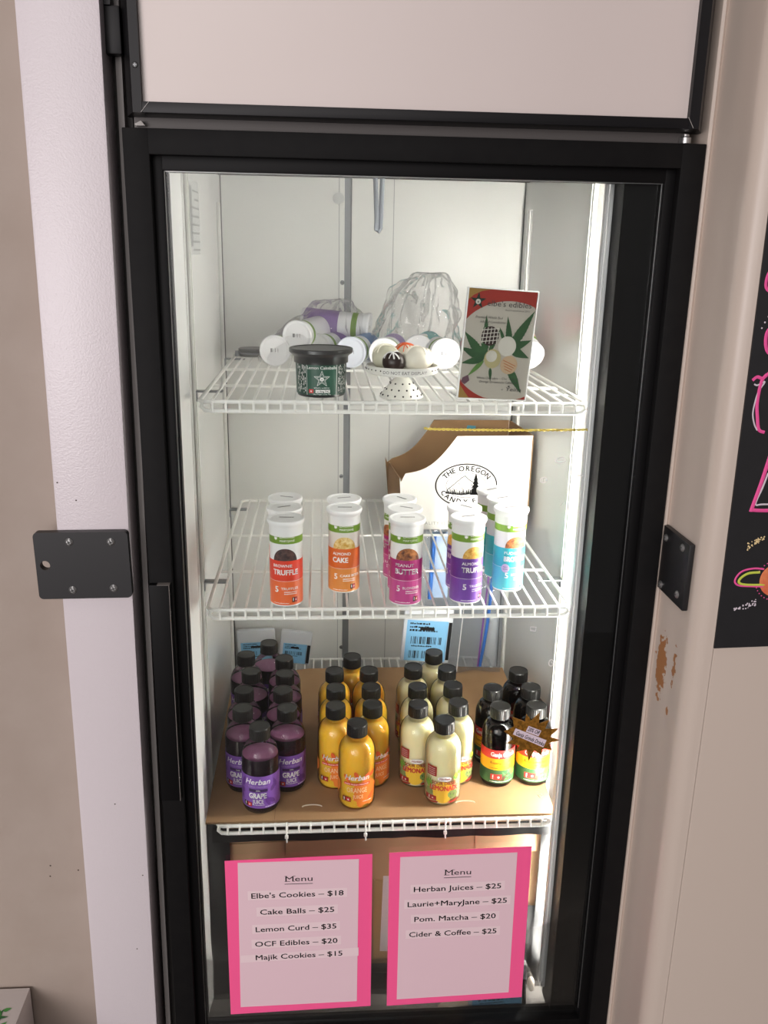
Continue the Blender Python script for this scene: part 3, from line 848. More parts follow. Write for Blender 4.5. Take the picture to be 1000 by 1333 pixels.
# ------------------------------------------------------------------ white cut-away carton
cb = thing('carton', 'white printed cardboard carton with open brown top and scooped sides', 'carton', (.17, .53, Z2), group=None)
def CPz(pts): return pts
front = [(.052, Z2 + .001), (.306, Z2 + .001), (.3075, .168), (.157, .166)]
def curve_pts(x0, z0, x1, z1, dip=.03, n=10):
    out = []
    for k in range(n + 1):
        t = k / n
        out.append((x0 + (x1 - x0) * t, z0 + (z1 - z0) * t - dip * math.sin(PI * t) * (1 - .15 * t)))
    return out
fc = curve_pts(.157, .166, .056, .090, .022)
inv = Matrix.Translation((-.17, -.53, -Z2))
YF, YK = .470, .610
bm = B(); add_prism(bm, [(.052, Z2 + .001), (.306, Z2 + .001), (.3075, .168)] + fc + [(.0475, .073), (.0445, .082)], YF, YF + .003, 0, 1)
o = finish('front_panel', bm, [white_card, cardboard], None, 0); o.parent = cb; o.matrix_parent_inverse = inv
bm = B()
bc = curve_pts(.128, .172, .040, .088, .020)
add_prism(bm, [(.036, Z2 + .001), (.288, Z2 + .001), (.289, .1725)] + bc + [(.030, .080), (.0255, .092)], YK, YK + .003, 0)
o = finish('back_panel', bm, cardboard_dark, None, 0); o.parent = cb; o.matrix_parent_inverse = inv
bm = B()
def quad_slab(bm, a, b, c, d, th, mi=0):
    a, b, c, d = map(Vector, (a, b, c, d)); n = (b - a).cross(d - a).normalized() * th
    v = [bm.verts.new(p) for p in (a, b, c, d)] + [bm.verts.new(p + n) for p in (a, b, c, d)]
    for f in ((0, 1, 2, 3), (7, 6, 5, 4), (0, 4, 5, 1), (1, 5, 6, 2), (2, 6, 7, 3), (3, 7, 4, 0)): bm.faces.new([v[i] for i in f]).material_index = mi
quad_slab(bm, (.3065, YF + .003, Z2 + .001), (.2885, YK, Z2 + .001), (.2895, YK, .172), (.308, YF + .003, .168), .003)
bmesh.ops.recalc_face_normals(bm, faces=bm.faces[:])
o = finish('side_panel', bm, cardboard_dark, None, 0); o.parent = cb; o.matrix_parent_inverse = inv
bm = B()
quad_slab(bm, (.052, YF + .003, Z2 + .001), (.036, YK, Z2 + .001), (.036, YK, .080), (.052, YF + .003, .072), -.003)
bmesh.ops.recalc_face_normals(bm, faces=bm.faces[:])
o = finish('side_panel', bm, cardboard_dark, None, 0); o.parent = cb; o.matrix_parent_inverse = inv
# printed oval
bm = B()
ox, oz, rx, ry = .179, .066, .063, .045
ring2(bm, ox, oz, rx, ry, .0024, 0, 1, 60); ring2(bm, ox, oz, rx - .003, ry - .003, .0004, 0, 1, 60)
ring2(bm, ox, oz, .041, .026, .0008, 0, 1, 48)
def arc_text(bm, s, a_from, a_to, rx, ry, cap, mi, up=True, bold=0):
    tot = [glyphs(c, bold)[3] - glyphs(c, bold)[2] + .12 if c != ' ' else .35 for c in s]
    T = sum(tot); acc = 0
    for c, w in zip(s, tot):
        t = (acc + w / 2) / T; acc += w
        if c == ' ': continue
        a = a_from + (a_to - a_from) * t
        px, py = ox + rx * math.cos(a), oz + ry * math.sin(a)
        tx, ty = -rx * math.sin(a), ry * math.cos(a)
        ang = math.atan2(-ty, -tx) if up else math.atan2(ty, tx)
        text2(bm, c, px, py, cap, mi, 2, 'C', angle=ang, bold=bold)
arc_text(bm, 'THE OREGON', 2.72, .42, .0455, .0300, .0108, 0, True, .022)
arc_text(bm, 'CANDY FARM', 3.50, 5.93, .0555, .0395, .0105, 0, False, .022)
# mountain, trees
poly2(bm, [(.140, .056), (.152, .066), (.163, .076), (.170, .082), (.176, .0855), (.184, .078), (.190, .074), (.200, .068), (.210, .060), (.205, .050), (.19, .043), (.165, .043), (.150, .048)], 1, 1)
line2(bm, [(.140, .056), (.152, .066), (.163, .076), (.170, .082), (.176, .0855), (.184, .078), (.190, .074), (.200, .068)], .0014, 0, 2)
rnd = random.Random(4)
for k in range(26):
    x = .143 + rnd.random() * .05; z = .056 + rnd.random() * .02 * (1 - abs(x - .174) / .05)
    line2(bm, [(x, z), (x + rnd.uniform(.002, .006), z - rnd.uniform(.002, .007))], .0006, 0, 2)
def fir(x, z, h, w):
    for k in range(6):
        t = k / 6
        ww = w * (1 - t) ** .8
        poly2(bm, [(x - ww, z + h * t), (x + ww, z + h * t), (x, z + h * min(1, t + .3))], 0, 2 + k * .1)
fir(.198, .046, .045, .011)
for k in range(17): fir(.141 + k * .0036, .0455 + abs(k - 8) * .0004, rnd.uniform(.007, .014), .003)
PM = [mat('box_ink', '#080808', .8, spec=.1), white_card, mat('grey_print', '#97958f', .6)]
flatXZ(bm, YF - .0003)
o = finish('oval_emblem', bm, PM, None, 0); o.parent = cb; o.matrix_parent_inverse = inv
bm = B(); text2(bm, 'QUALITY IS OUR', .082, -.0165, .0068, 2, 1, 'L', spacing=1.25)
flatXZ(bm, YF - .0003)
o = finish('slogan', bm, PM, None, 0); o.parent = cb; o.matrix_parent_inverse = inv

# gold cord and blue tape inside the glass
bm = B()
for s in (0, PI):
    add_tube(bm, [(.0365 + .2405 * k / 190, .0195 + .0011 * math.cos(k * .62 + s), .2692 + .0011 * math.sin(k * .62 + s) - .0012 * math.sin(PI * k / 190) + (.001 if k < 4 else 0)) for k in range(191)], .0010, 5)
cd = tag(finish('gold_cord', bm, gold_cord, None), 'thin twisted gold cord strung across behind the glass above the white carton', 'cord')
bm = B(); add_prism(bm, [(.098, .2665), (.111, .2655), (.1125, .2735), (.1, .2745)], .0215, .0222)
tag(finish('tape_piece', bm, mat('tape_blue', '#3f7f94', .5), None, 0), 'small piece of blue tape behind the gold cord', 'tape')

# marker doodles on the glass
def doodle(name, lab, shapes):
    bm = B()
    for pts, cl in shapes:
        add_tube(bm, [(x, -.0006, z) for x, z in pts], .0007, 5, closed=cl, flat=.4)
    tag(finish(name, bm, white_ink, None), lab, 'marker drawing', 'white marker drawings on the door glass')
def el(cx, cz, rx, rz, rot=0, n=14): return [(cx + rx * math.cos(2 * PI * k / n) * math.cos(rot) - rz * math.sin(2 * PI * k / n) * math.sin(rot), cz + rx * math.cos(2 * PI * k / n) * math.sin(rot) + rz * math.sin(2 * PI * k / n) * math.cos(rot)) for k in range(n)]
doodle('marker_drawing', 'white marker oval drawn on the glass, left of two beside the white carton', [(el(.2345, .228, .0075, .0042, .1), True), ([(.229, .228), (.240, .229)], False)])
doodle('marker_drawing', 'small tilted white marker leaf on the glass, nearest the lamp above the drawn ovals', [(el(.2520, .2365, .0062, .0036, 1.0), True)])
doodle('marker_drawing', 'small white marker oval with a letter on the glass beside the carton edge', [(el(.2120, .1985, .0055, .0038, .2), True), ([(.2105, .2005), (.2105, .1965)], False), ([(.2135, .2005), (.2135, .1965)], False)])
doodle('marker_drawing', 'large faint round white face outline drawn on the glass beside the lamp strip', [([(.2700, .205), (.2590, .206), (.2510, .199), (.2490, .186), (.2530, .174), (.2600, .166)], False)])
doodle('marker_drawing', 'white marker ring on the glass above the coffee bottles', [(el(.2448, -.0945, .0038, .0055), True), ([(.2445, -.0925), (.247, -.096)], False)])
doodle('marker_drawing', 'small white marker square on the glass under the middle shelf', [([(.208, -.0335), (.217, -.034), (.2165, -.041), (.2085, -.040)], True)])
doodle('marker_drawing', 'small white marker heart on the glass below the coffee bottles', [([(.2390, -.3305), (.2415, -.329), (.2436, -.3315), (.2460, -.329), (.2480, -.3315), (.2440, -.3365)], True)])
doodle('marker_drawing', 'short white marker dash on the glass beside the turquoise tubes', [([(.2400, .1605), (.2440, .1660)], False)])

# ------------------------------------------------------------------ cardboard tray and bottles
bm = B()
out = [(-.3075, .072), (.294, .072), (.3105, .40), (.3125, .63), (.20, .640), (-.14, .640), (-.3100, .60)]
a = [bm.verts.new((x, y, Z3 + .0002)) for x, y in out]; b = [bm.verts.new((x, y, Z3 + .004)) for x, y in out]
bm.faces.new(a[::-1]); bm.faces.new(b)
for i in range(len(out)): bm.faces.new((a[i], a[(i + 1) % len(out)], b[(i + 1) % len(out)], b[i])).material_index = 1
bmesh.ops.recalc_face_normals(bm, faces=bm.faces[:])
tray = tag(finish('cardboard_tray', bm, [cardboard, cardboard_dark], None, 0), 'flat brown cardboard sheet on the bottom shelf under the juice bottles', 'cardboard tray')
for cx in (-.128, .142):
    bm = B()
    arc = [(cx + .017 * math.cos(a), .108 + .006 * math.sin(a)) for a in [PI * k / 8 for k in range(9)]]
    add_tube(bm, [(x, y, Z3 + .0042) for x, y in arc], .0012, 5)
    o = finish('finger_slot', bm, mat('slot_pale', '#d9cbb8', .8), None); o.parent = tray
bm = B(); add_box(bm, (-.192, .074, Z3 + .0039), (-.1912, .64, Z3 + .0042))
o = finish('fold_line', bm, cardboard_dark, None, 0); o.parent = tray
ZTR = Z3 + .0042

BR = 0.0322
def bottle_prof(R, zs, rn, zn, ztop, off=0.0, zcut=None):
    p = [(0, .002 + off), (R * .72 - off, .0005 + off), (R * .9 - off, .0018 + off), (R - off, .0085 + off), (R - off, zs)]
    for k in range(1, 11):
        a = PI / 2 * k / 10
        p.append((rn + (R - rn) * math.cos(a) - off, zs + (zn - zs) * math.sin(a) ** 1.05))
    p.append((rn - off, ztop))
    if zcut is not None:
        q = [pt for pt in p if pt[1] < zcut]
        # radius at zcut
        for (r0, z0), (r1, z1) in zip(p[:-1], p[1:]):
            if z0 <= zcut <= z1 and z1 > z0:
                q.append((r0 + (r1 - r0) * (zcut - z0) / (z1 - z0), zcut)); break
        return q
    return p
def make_cap(parent, z, h, r, m=cap_black):
    bm = B(); n = 72
    rf = lambda i: 1.0 if i % 2 else .972
    add_lathe(bm, [(r * .93, z), (r, z + .001), (r, z + h * .88)], n, rfun=rf)
    add_lathe(bm, [(r * .985, z + h * .88), (r * .95, z + h), (r * .86, z + h), (r * .83, z + h - .0006), (0, z + h - .0006)], n)
    add_lathe(bm, [(.0, z), (r * .93, z)], n)
    o = finish('cap', bm, m, None, 30); o.parent = parent
    return o
def make_bottle(group, cat, juice_m, top_m, glass, fill, label_bm, label_mats, R=BR, name='juice_bottle', zcap=.133, hcap=.0222, rcap=.0180, zs=.100, rn=.0142):
    t = thing(name, 'x', cat, group=group)
    bm = B(); add_lathe(bm, bottle_prof(R, zs, rn, .127, zcap + .001), 40)
    o = finish('bottle_body', bm, glass, None, 50); o.parent = t
    bm = B(); q = bottle_prof(R, zs, rn, .127, zcap, .0016, fill)
    add_lathe(bm, q, 36, 0); add_lathe(bm, [q[-1], (0, q[-1][1])], 36, 1)
    o = finish('juice', bm, [juice_m, top_m], None, 50); o.parent = t
    make_cap(t, zcap, hcap, rcap)
    wrap(label_bm, R + .0003, 0, 0)
    o = finish('label', label_bm, label_mats, None, 0); o.parent = t
    return t
HAZ = mat('hazard_red', '#c2302f', .5)
def hazard(bm, x, y, s, red, white, blk):
    rect2(bm, x, y, x + s * 1.9, y + s, blk, 3); rect2(bm, x + s * .9, y + s * .06, x + s * 1.84, y + s * .94, red, 4)
    leaf2(bm, x + s * 1.37, y + s * .38, s * .4, white, 5); rect2(bm, x + s * .34, y + s * .34, x + s * .52, y + s * .86, white, 4); rect2(bm, x + s * .34, y + s * .12, x + s * .52, y + s * .26, white, 4)

# ---- grape
def grape_label():
    bm = B(); W = BR * PI * .95
    rect2(bm, -W, .014, W, .076, 0, 1)
    for (x, y, a, L) in ((.020, .018, 1.9, .026), (.031, .022, 2.5, .022), (.022, .045, .9, .022), (.034, .050, 1.9, .020), (-.033, .05, 1.2, .025), (-.030, .028, 2.2, .02), (.046, .03, 1.4, .03)):
        leaflet(bm, x, y, a, L, .0045, 1, 2)
    for (x, y, r) in ((-.036, .034, .006), (-.043, .042, .006), (-.031, .044, .005), (-.040, .028, .005)): ell2(bm, x, y, r, r, 1, 2)
    text2(bm, 'Herban', -.001, .0605, .0105, 2, 4, 'C', width=.044, shear=.28, bold=.015)
    text2(bm, 'COLD PRESSED', -.001, .0545, .0030, 3, 4, 'C', width=.034)
    rect2(bm, -.0165, .0460, .0165, .0515, 4, 3); text2(bm, '100%', 0, .0475, .0026, 2, 4)
    text2(bm, 'GRAPE', -.001, .0335, .0105, 2, 4, 'C', width=.030, bold=.03)
    text2(bm, 'JUICE', -.0005, .0235, .0080, 2, 4, 'C', width=.019, bold=.02)
    scribble2(bm, -.009, .011, .0203, .0014, 2, 4, 3); scribble2(bm, .012, .030, .0160, .0016, 2, 4, 6)
    hazard(bm, -.0275, .0165, .0085, 5, 2, 6)
    return bm
grape_m = mat('grape_juice', '#1d0a1a', .25, coat=.6)
grape_top = mat('grape_surface', '#8a5078', .4)
gp = make_bottle('grape juice bottles on the cardboard tray', 'juice bottle', grape_m, grape_top, bottle_glass, .104, grape_label(),
                 [mat('grape_label', '#7d51a8', .35), mat('grape_leaf', '#5d2f82', .35), white_ink, mat('grape_pale', '#b79bd0', .4), mat('grape_dark', '#3a1c52', .4), HAZ, ink])
def place(proto, z, places):
    for i, (x, y, rz, lab) in enumerate(places):
        if i == 0: proto.location = (x, y, z); proto.rotation_euler = (0, 0, rz); proto['label'] = lab
        else: dup(proto, (x, y, z), rz, lab)
g = 'black-capped purple grape juice bottle, '
place(gp, ZTR, [(-.2165, .119, -.08, g + 'alone in front of the other grape bottles'),
                (-.2505, .182, -.25, g + 'first of the left column behind the front one'),
                (-.1722, .180, .25, g + 'first of the right column behind the front one'),
                (-.2535, .249, .3, g + 'second from the front in the left column'),
                (-.1822, .246, -.2, g + 'second from the front in the right column'),
                (-.2465, .324, .5, g + 'third from the front in the left column'),
                (-.1810, .312, .1, g + 'third from the front in the right column'),
                (-.2615, .397, -.4, g + 'rearmost of the left column'),
                (-.1850, .378, .6, g + 'rearmost of the right column'),
                (-.2190, .450, .2, g + 'highest in view, behind both columns')])
# ---- orange
def orange_label():
    bm = B()
    def splash(x0, y0, sx, sy, mi, seed):
        rnd = random.Random(seed); pts = []
        for k in range(26):
            a = 2 * PI * k / 26; r = 1 + rnd.uniform(-.14, .14)
            pts.append((x0 + sx * r * math.cos(a), y0 + sy * r * math.sin(a)))
        poly2(bm, pts, mi, 1 + seed * .1)
    splash(.016, .036, .024, .027, 0, 1)
    splash(-.062, .045, .025, .030, 0, 2); splash(.066, .045, .022, .030, 0, 3)
    for (x, y, a, L) in ((-.004, .078, -1.2, .018), (.010, .060, .8, .022), (-.024, .070, -.9, .020), (.022, .066, .5, .018), (.02, .02, .9, .02)): leaflet(bm, x, y, a, L, .004, 1, 2)
    text2(bm, 'Herban', 0, .0615, .0100, 2, 4, 'C', width=.044, shear=.28, bold=.015)
    rect2(bm, -.024, .0510, .024, .0560, 3, 3); text2(bm, '100% FRESH PRESSED', 0, .0522, .0026, 2, 4, 'C', width=.043)
    text2(bm, 'ORANGE', 0, .0372, .0098, 4, 4, 'C', width=.036)
    text2(bm, 'JUICE', .002, .0260, .0072, 4, 4, 'C', width=.018)
    scribble2(bm, .010, .029, .0190, .0018, 2, 4, 4)
    hazard(bm, -.0275, .0180, .0088, 5, 2, 6)
    return bm
oj_m = translucent(mat('orange_juice', '#ffc02c', .4, noise_col='#ffca48', nscale=40), .5)
og = make_bottle('orange juice bottles on the cardboard tray', 'juice bottle', oj_m, oj_m, bottle_glass, .128, orange_label(),
                 [mat('orange_splash', '#f08432', .4), mat('orange_leaf', '#e5632a', .4), white_ink, mat('orange_band', '#dd4b30', .4), mat('orange_type', '#fbd9b0', .4), HAZ, mat('hazard_brown', '#6a2016', .5)])
g = 'black-capped orange juice bottle, '
place(og, ZTR, [(-.0500, .1235, -.02, g + 'front one standing alone by the shelf edge'),
                (-.0862, .1850, -.1, g + 'first in the left file behind the front bottle'),
                (-.0200, .1875, .35, g + 'first in the right file behind the front bottle'),
                (-.0848, .2525, -.4, g + 'middle of the left file of three'),
                (-.0188, .2530, .2, g + 'middle of the right file of three'),
                (-.0860, .3215, -.7, g + 'last of the left file of three'),
                (-.0195, .3215, .4, g + 'last of the right file of three'),
                (-.0500, .3820, 0, g + 'centred at the very back of the orange group')])
# ---- lemonade
def lemon_label():
    bm = B()
    rect2(bm, -.0345, .0600, -.0145, .0790, 0, 1)
    for k in range(4): scribble2(bm, -.0315, -.0175, .0745 - k * .0038, .0010, 4, 2, 20 + k)
    for k in range(7): leaflet(bm, -.030, .036, .9 + k * .22, .026 - abs(k - 3) * .003, .0016, 2, 1)
    leaf2(bm, .0195, .0560, .0125, 2, 1.1, .9); leaf2(bm, .030, .0620, .010, 2, 1.2, 1.3)
    star2(bm, .0225, .0610, .0052, .003, 3, 1.5, 7)
    ell2(bm, -.002, .0300, .0185, .0215, 1, 1.2, 26)
    ell2(bm, .0165, .0250, .0105, .0085, 6, 1.6, 9); ell2(bm, -.028, .0280, .008, .009, 6, 1.6, 8)
    for k in range(16):
        r = random.Random(k); leaflet(bm, .0165 + r.uniform(-.008, .008), .025 + r.uniform(-.006, .006), r.uniform(0, 6), .005, .0012, 7 if k % 2 else 2, 2 + k * .05)
    ell2(bm, 0, .0565, .0125, .0050, 4, 2, 24); text2(bm, 'Herban', 0, .0548, .0042, 0, 4, 'C', width=.018, shear=.25, bold=.02)
    text2(bm, 'SOUR DIESEL', 0, .0450, .0066, 0, 4, 'C', width=.045, bold=.02)
    text2(bm, 'LEMONADE', .0, .0335, .0098, 5, 4, 'C', width=.052, bold=.035)
    poly2(bm, [(-.034, .0085), (-.01, .0120), (-.012, .0085), (-.025, .0075)], 0, 1.3); poly2(bm, [(.006, .0105), (.026, .0145), (.033, .0115), (.012, .0080)], 0, 1.3)
    rect2(bm, -.036, .0125, -.0135, .0215, 0, 2); hazard(bm, -.031, .0130, .0078, 0, 4, 0)
    return bm
lem_m = translucent(mat('lemonade', '#ffedc0', .35, noise_col='#fff2cc', nscale=30), .5, radius=(1, .9, .6))
lm = make_bottle('lemonade bottles on the cardboard tray', 'lemonade bottle', lem_m, lem_m, bottle_glass, .126, lemon_label(),
                 [mat('lemon_red', '#98261e', .45), mat('lemon_yellow', '#efc23a', .45), mat('lemon_green', '#6f9a3a', .5), mat('lemon_sun', '#f2df3a', .5), white_ink, mat('lemon_type', '#d23b34', .45), mat('bud_green', '#7f8a52', .6), mat('bud_dark', '#4c5a33', .6)], name='lemonade_bottle')
g = 'black-capped pale lemonade bottle, '
place(lm, ZTR, [(.1025, .1285, -.03, g + 'frontmost and alone at the head of its group'),
                (.0620, .1850, -.1, g + 'left one of the pair behind the front bottle'),
                (.1355, .1890, .2, g + 'right one of the pair behind the front bottle'),
                (.0680, .2520, -.5, g + 'middle of the left file'),
                (.1352, .2550, -.35, g + 'middle of the right file'),
                (.0680, .3335, -.6, g + 'rear end of the left file'),
                (.1335, .3245, -.5, g + 'rear end of the right file'),
                (.1165, .3960, .1, g + 'rearmost, in front of the blue labelled packet')])
# ---- coffee
CR = .0305
def coffee_label():
    bm = B(); W = CR * PI * .95
    rect2(bm, -W, .0605, W, .0780, 0, 1); rect2(bm, -W, .0380, W, .0605, 1, 1); rect2(bm, -W, .0110, W, .0380, 2, 1)
    text2(bm, 'Ganja', -.0225, .0655, .0085, 3, 3, 'L', width=.020, bold=.03); text2(bm, 'Grinds', .0000, .0655, .0085, 3, 3, 'L', width=.024, bold=.03)
    text2(bm, "Roastmaster's Blend", -.0005, .0500, .0055, 4, 3, 'C', width=.044, bold=.01)
    scribble2(bm, -.010, .010, .0455, .0012, 4, 3, 2); scribble2(bm, -.024, .022, .0410, .0018, 4, 3, 7)
    rnd = random.Random(8)
    for k in range(20): leaflet(bm, rnd.uniform(.004, .032), rnd.uniform(.016, .034), rnd.uniform(0, 6), .010, .002, 5, 2 + k * .04)
    for k in range(12): ell2(bm, rnd.uniform(-.001, .011), rnd.uniform(.018, .029), .0022, .0014, 7, 3 + k * .03, 10, rot=rnd.uniform(0, 3))
    ell2(bm, .0215, .0315, .0052, .0052, 8, 4, 16)
    hazard(bm, -.0215, .0185, .0110, 0, 3, 0)
    scribble2(bm, -.022, .024, .0138, .0014, 3, 3, 12)
    return bm
cof_m = mat('coffee', '#140a06', .25, coat=.3)
cf = make_bottle('coffee bottles on the cardboard tray', 'coffee bottle', cof_m, mat('coffee_top', '#2c1a12', .4), brown_glass, .104, coffee_label(),
                 [mat('coffee_red', '#c8302c', .4), mat('coffee_yellow', '#f2b41c', .4), mat('coffee_green', '#2f5a36', .4), white_ink, mat('coffee_type', '#5a2f10', .5), mat('coffee_leaf', '#4f9a4c', .5), ink, mat('coffee_bean', '#4a2a1a', .5), mat('lime_dot', '#c9d23a', .5)], R=CR, name='coffee_bottle', rcap=.0185, hcap=.0210, zcap=.131)
g = 'dark brown coffee bottle with black cap, '
place(cf, ZTR, [(.2105, .1785, .12, g + 'front left of its group beside the lemonade'),
                (.2770, .1795, -.02, g + 'front right, behind the gold starburst'),
                (.2100, .2480, -.5, g + 'left one of the middle row'),
                (.2825, .2490, .3, g + 'right one of the middle row'),
                (.2735, .3165, 0, g + 'rearmost of the five')])

# ------------------------------------------------------------------ starburst offer on the glass
pts = [(0.1775, -0.2127), (0.1928, -0.2047), (0.1893, -0.1872), (0.2102, -0.1959), (0.2113, -0.1821), (0.2196, -0.1942), (0.2328, -0.1807), (0.2325, -0.2), (0.2488, -0.1939), (0.2432, -0.2095), (0.2642, -0.21), (0.2518, -0.2237), (0.2683, -0.2306), (0.2509, -0.2349), (0.2579, -0.2491), (0.2415, -0.244), (0.2407, -0.2572), (0.2283, -0.2484), (0.2204, -0.2681), (0.2156, -0.2463), (0.1982, -0.2505), (0.2033, -0.2385), (0.1821, -0.2342), (0.1942, -0.227)]
sb = thing('starburst_sign', 'gold foil starburst offer sign stuck on the glass before the coffee bottles', 'sign', (.223, -.001, -.225))
inv = Matrix.Translation((-.223, .001, .225))
bm = B(); add_prism(bm, pts, -.0014, -.0004); o = finish('star', bm, gold_foil, None, 0); o.parent = sb; o.matrix_parent_inverse = inv
bm = B()
poly2(bm, [(0.2161, -0.2034), (0.2374, -0.2125), (0.2335, -0.2225), (0.2122, -0.2134)], 0, 1); poly2(bm, [(0.1955, -0.2072), (0.2470, -0.2298), (0.2425, -0.2427), (0.1918, -0.2180)], 0, 1.4)
text2(bm, '20% Off', .2240, -.2155, .0070, 1, 3, 'C', width=.0200, bold=.012, angle=-.40); text2(bm, 'Ganja Grinds Drinks', .2190, -.2290, .0070, 1, 3, 'C', width=.0515, bold=.012, angle=-.445)
flatXZ(bm, -.0016)
o = finish('printed_strip', bm, [mat('strip_paper', '#ddccd8', .6), ink], None, 0); o.parent = sb; o.matrix_parent_inverse = inv

# ------------------------------------------------------------------ menus on the glass
def menu(label, quad, paper, lines, title, under, strips, th=.0006):
    cx = sum(p[0] for p in quad) / 4; cz = sum(p[1] for p in quad) / 4
    t = thing('menu_sign', label, 'menu', (cx, -.001, cz), group='pink menus on the door glass')
    inv = Matrix.Translation((-cx, .001, -cz))
    bm = B(); add_prism(bm, quad, -.0014, -.0008); o = finish('backing_sheet', bm, pink_paper, None, 0); o.parent = t; o.matrix_parent_inverse = inv
    bm = B(); add_prism(bm, paper, -.0020, -.0015); o = finish('paper', bm, menu_paper, None, 0); o.parent = t; o.matrix_parent_inverse = inv
    for s in strips:
        bm = B(); poly2(bm, s, 0, 1)
        flatXZ(bm, -.00205); o = finish('price_strip', bm, menu_strip, None, 0); o.parent = t; o.matrix_parent_inverse = inv
    bm = B()
    (x0, z0), (x1, z1) = title
    ang = math.atan2(z1 - z0, x1 - x0)
    text2(bm, 'Menu', (x0 + x1) / 2, (z0 + z1) / 2, .0105, 0, 1, 'C', width=x1 - x0, bold=-.004)
    # serifs
    for fx in (0.0, .10, .285, .345):
        x = x0 + (x1 - x0) * fx
        if fx < .3: rect2(bm, x - .0012, z0 - .0002, x + .0032, z0 + .0006, 0, 1.2)
    rect2(bm, x0 - .0012, z0 + .0100, x0 + .003, z0 + .0107, 0, 1.2); rect2(bm, x0 + .0125, z0 + .0100, x0 + .0165, z0 + .0107, 0, 1.2)
    line2(bm, under, .0010, 0, 1)
    flatXZ(bm, -.0022)
    o = finish('heading', bm, ink, None, 0); o.parent = t; o.matrix_parent_inverse = inv
    for s, (a, b) in lines:
        bm = B()
        w = math.hypot(b[0] - a[0], b[1] - a[1]); an = math.atan2(b[1] - a[1], b[0] - a[0])
        text2(bm, s, (a[0] + b[0]) / 2, (a[1] + b[1]) / 2, .0106, 0, 1, 'C', width=w, angle=an, bold=.012)
        flatXZ(bm, -.0022)
        o = finish('lettering', bm, ink, None, 0); o.parent = t; o.matrix_parent_inverse = inv
def strip_for(a, b, pad=.006): return [(a[0] - pad, a[1] - .0035), (b[0] + pad, b[1] - .0035), (b[0] + pad, b[1] + .0145), (a[0] - pad, a[1] + .0145)]
L1 = [("Elbe's Cookies \u2013 $18", ((-0.2271, -0.5139), (-0.0754, -0.513))), ('Cake Balls \u2013 $25', ((-0.2134, -0.5466), (-0.0907, -0.5456))), ('Lemon Curd \u2013 $35', ((-0.2213, -0.5814), (-0.087, -0.5793))), ('OCF Edibles \u2013 $20', ((-0.223, -0.6112), (-0.085, -0.609))), ('Majik Cookies \u2013 $15', ((-0.2225, -0.6388), (-0.0765, -0.6357)))]
menu('pink-bordered menu on the glass listing cookies and cake balls, left of two', [(-0.2687, -0.4399), (-0.0283, -0.435), (-0.0269, -0.7463), (-0.2681, -0.7523)], [(-0.2477, -0.4439), (-0.0504, -0.4434), (-0.051, -0.7343), (-0.2508, -0.737)], L1,
     ((-0.171, -0.4826), (-0.1266, -0.4826)), [(-0.1721, -0.4877), (-0.1263, -0.4877)],
     [strip_for(*l[1]) for l in L1[:4]] + [[(-0.2478, -0.6283), (-0.2482, -0.6434), (-0.0491, -0.6374), (-0.0493, -0.6204)]])
L2 = [('Herban Juices \u2013 $25', ((0.0421, -0.5115), (0.1893, -0.5091))), ('Laurie+MaryJane \u2013 $25', ((0.0325, -0.5413), (0.2008, -0.5388))), ('Pom. Matcha \u2013 $20', ((0.0446, -0.5718), (0.1833, -0.5698))), ('Cider & Coffee \u2013 $25', ((0.0366, -0.6028), (0.1863, -0.6009)))]
menu('pink-bordered menu on the glass listing juices and coffee, right of two', [(-0.0006, -0.4336), (0.2367, -0.4287), (0.2395, -0.7408), (0.0013, -0.7478)], [(0.0177, -0.4421), (0.2129, -0.4396), (0.2154, -0.7286), (0.0185, -0.7342)], L2,
     ((0.093, -0.4798), (0.1369, -0.4791)), [(0.092, -0.485), (0.1372, -0.4843)], [strip_for(*l[1]) for l in L2])

# ------------------------------------------------------------------ top shelf: green jar
jar = thing('cake_ball_jar', 'dark green labelled plastic jar with black lid at the top shelf edge', 'jar', (-.1112, .1225, Z1 + .0006))
bm = B(); add_lathe(bm, [(0, 0), (.0335, 0), (.0355, .0012), (.0365, .004), (.0382, .055), (0, .055)], 44)
o = finish('jar_body', bm, mat('jar_black', '#161817', .3), None); o.parent = jar
bm = B(); add_lathe(bm, [(.0385, .0500), (.0408, .0502), (.0412, .0590), (.0425, .0610), (.0470, .0640), (.0482, .0655), (.0482, .0700), (.0470, .0712), (.0455, .0712), (.0445, .0702), (0, .0702)], 56)
o = finish('lid', bm, mat('lid_black', '#171717', .32, spec=.6), None); o.parent = jar
bm = B(); W = .038 * 1.95
rect2(bm, -W, .0045, W, .0490, 0, 1); rect2(bm, -.0238, .0045, .0238, .0490, 1, 1.5)
rect2(bm, -.0242, .0045, -.0236, .0490, 2, 2); rect2(bm, .0236, .0045, .0242, .0490, 2, 2)
text2(bm, 'Lemon Cakeballs', 0, .0430, .0046, 2, 3, 'C', width=.0455, bold=.015)
star2(bm, 0, .0285, .0128, .0054, 2, 3); star2(bm, 0, .0285, .0112, .0047, 1, 4)
star2(bm, 0, .0285, .0085, .0036, 2, 4.4); star2(bm, 0, .0285, .0076, .0032, 1, 4.8)
ell2(bm, 0, .0283, .0030, .0030, 2, 5.4); text2(bm, 'e', 0, .0272, .0026, 1, 6, 'C', bold=.03)
text2(bm, "elbe's edibles", 0, .0145, .0022, 2, 3, 'C', width=.024)
rect2(bm, -.0205, .0075, -.0130, .0132, 3, 2.5); leaf2(bm, -.0168, .0095, .0028, 2, 3)
rect2(bm, -.0098, .0080, .0125, .0126, 2, 3); text2(bm, '1 x 15mg THC', .0012, .0088, .0029, 4, 4, 'C', width=.020, bold=.02)
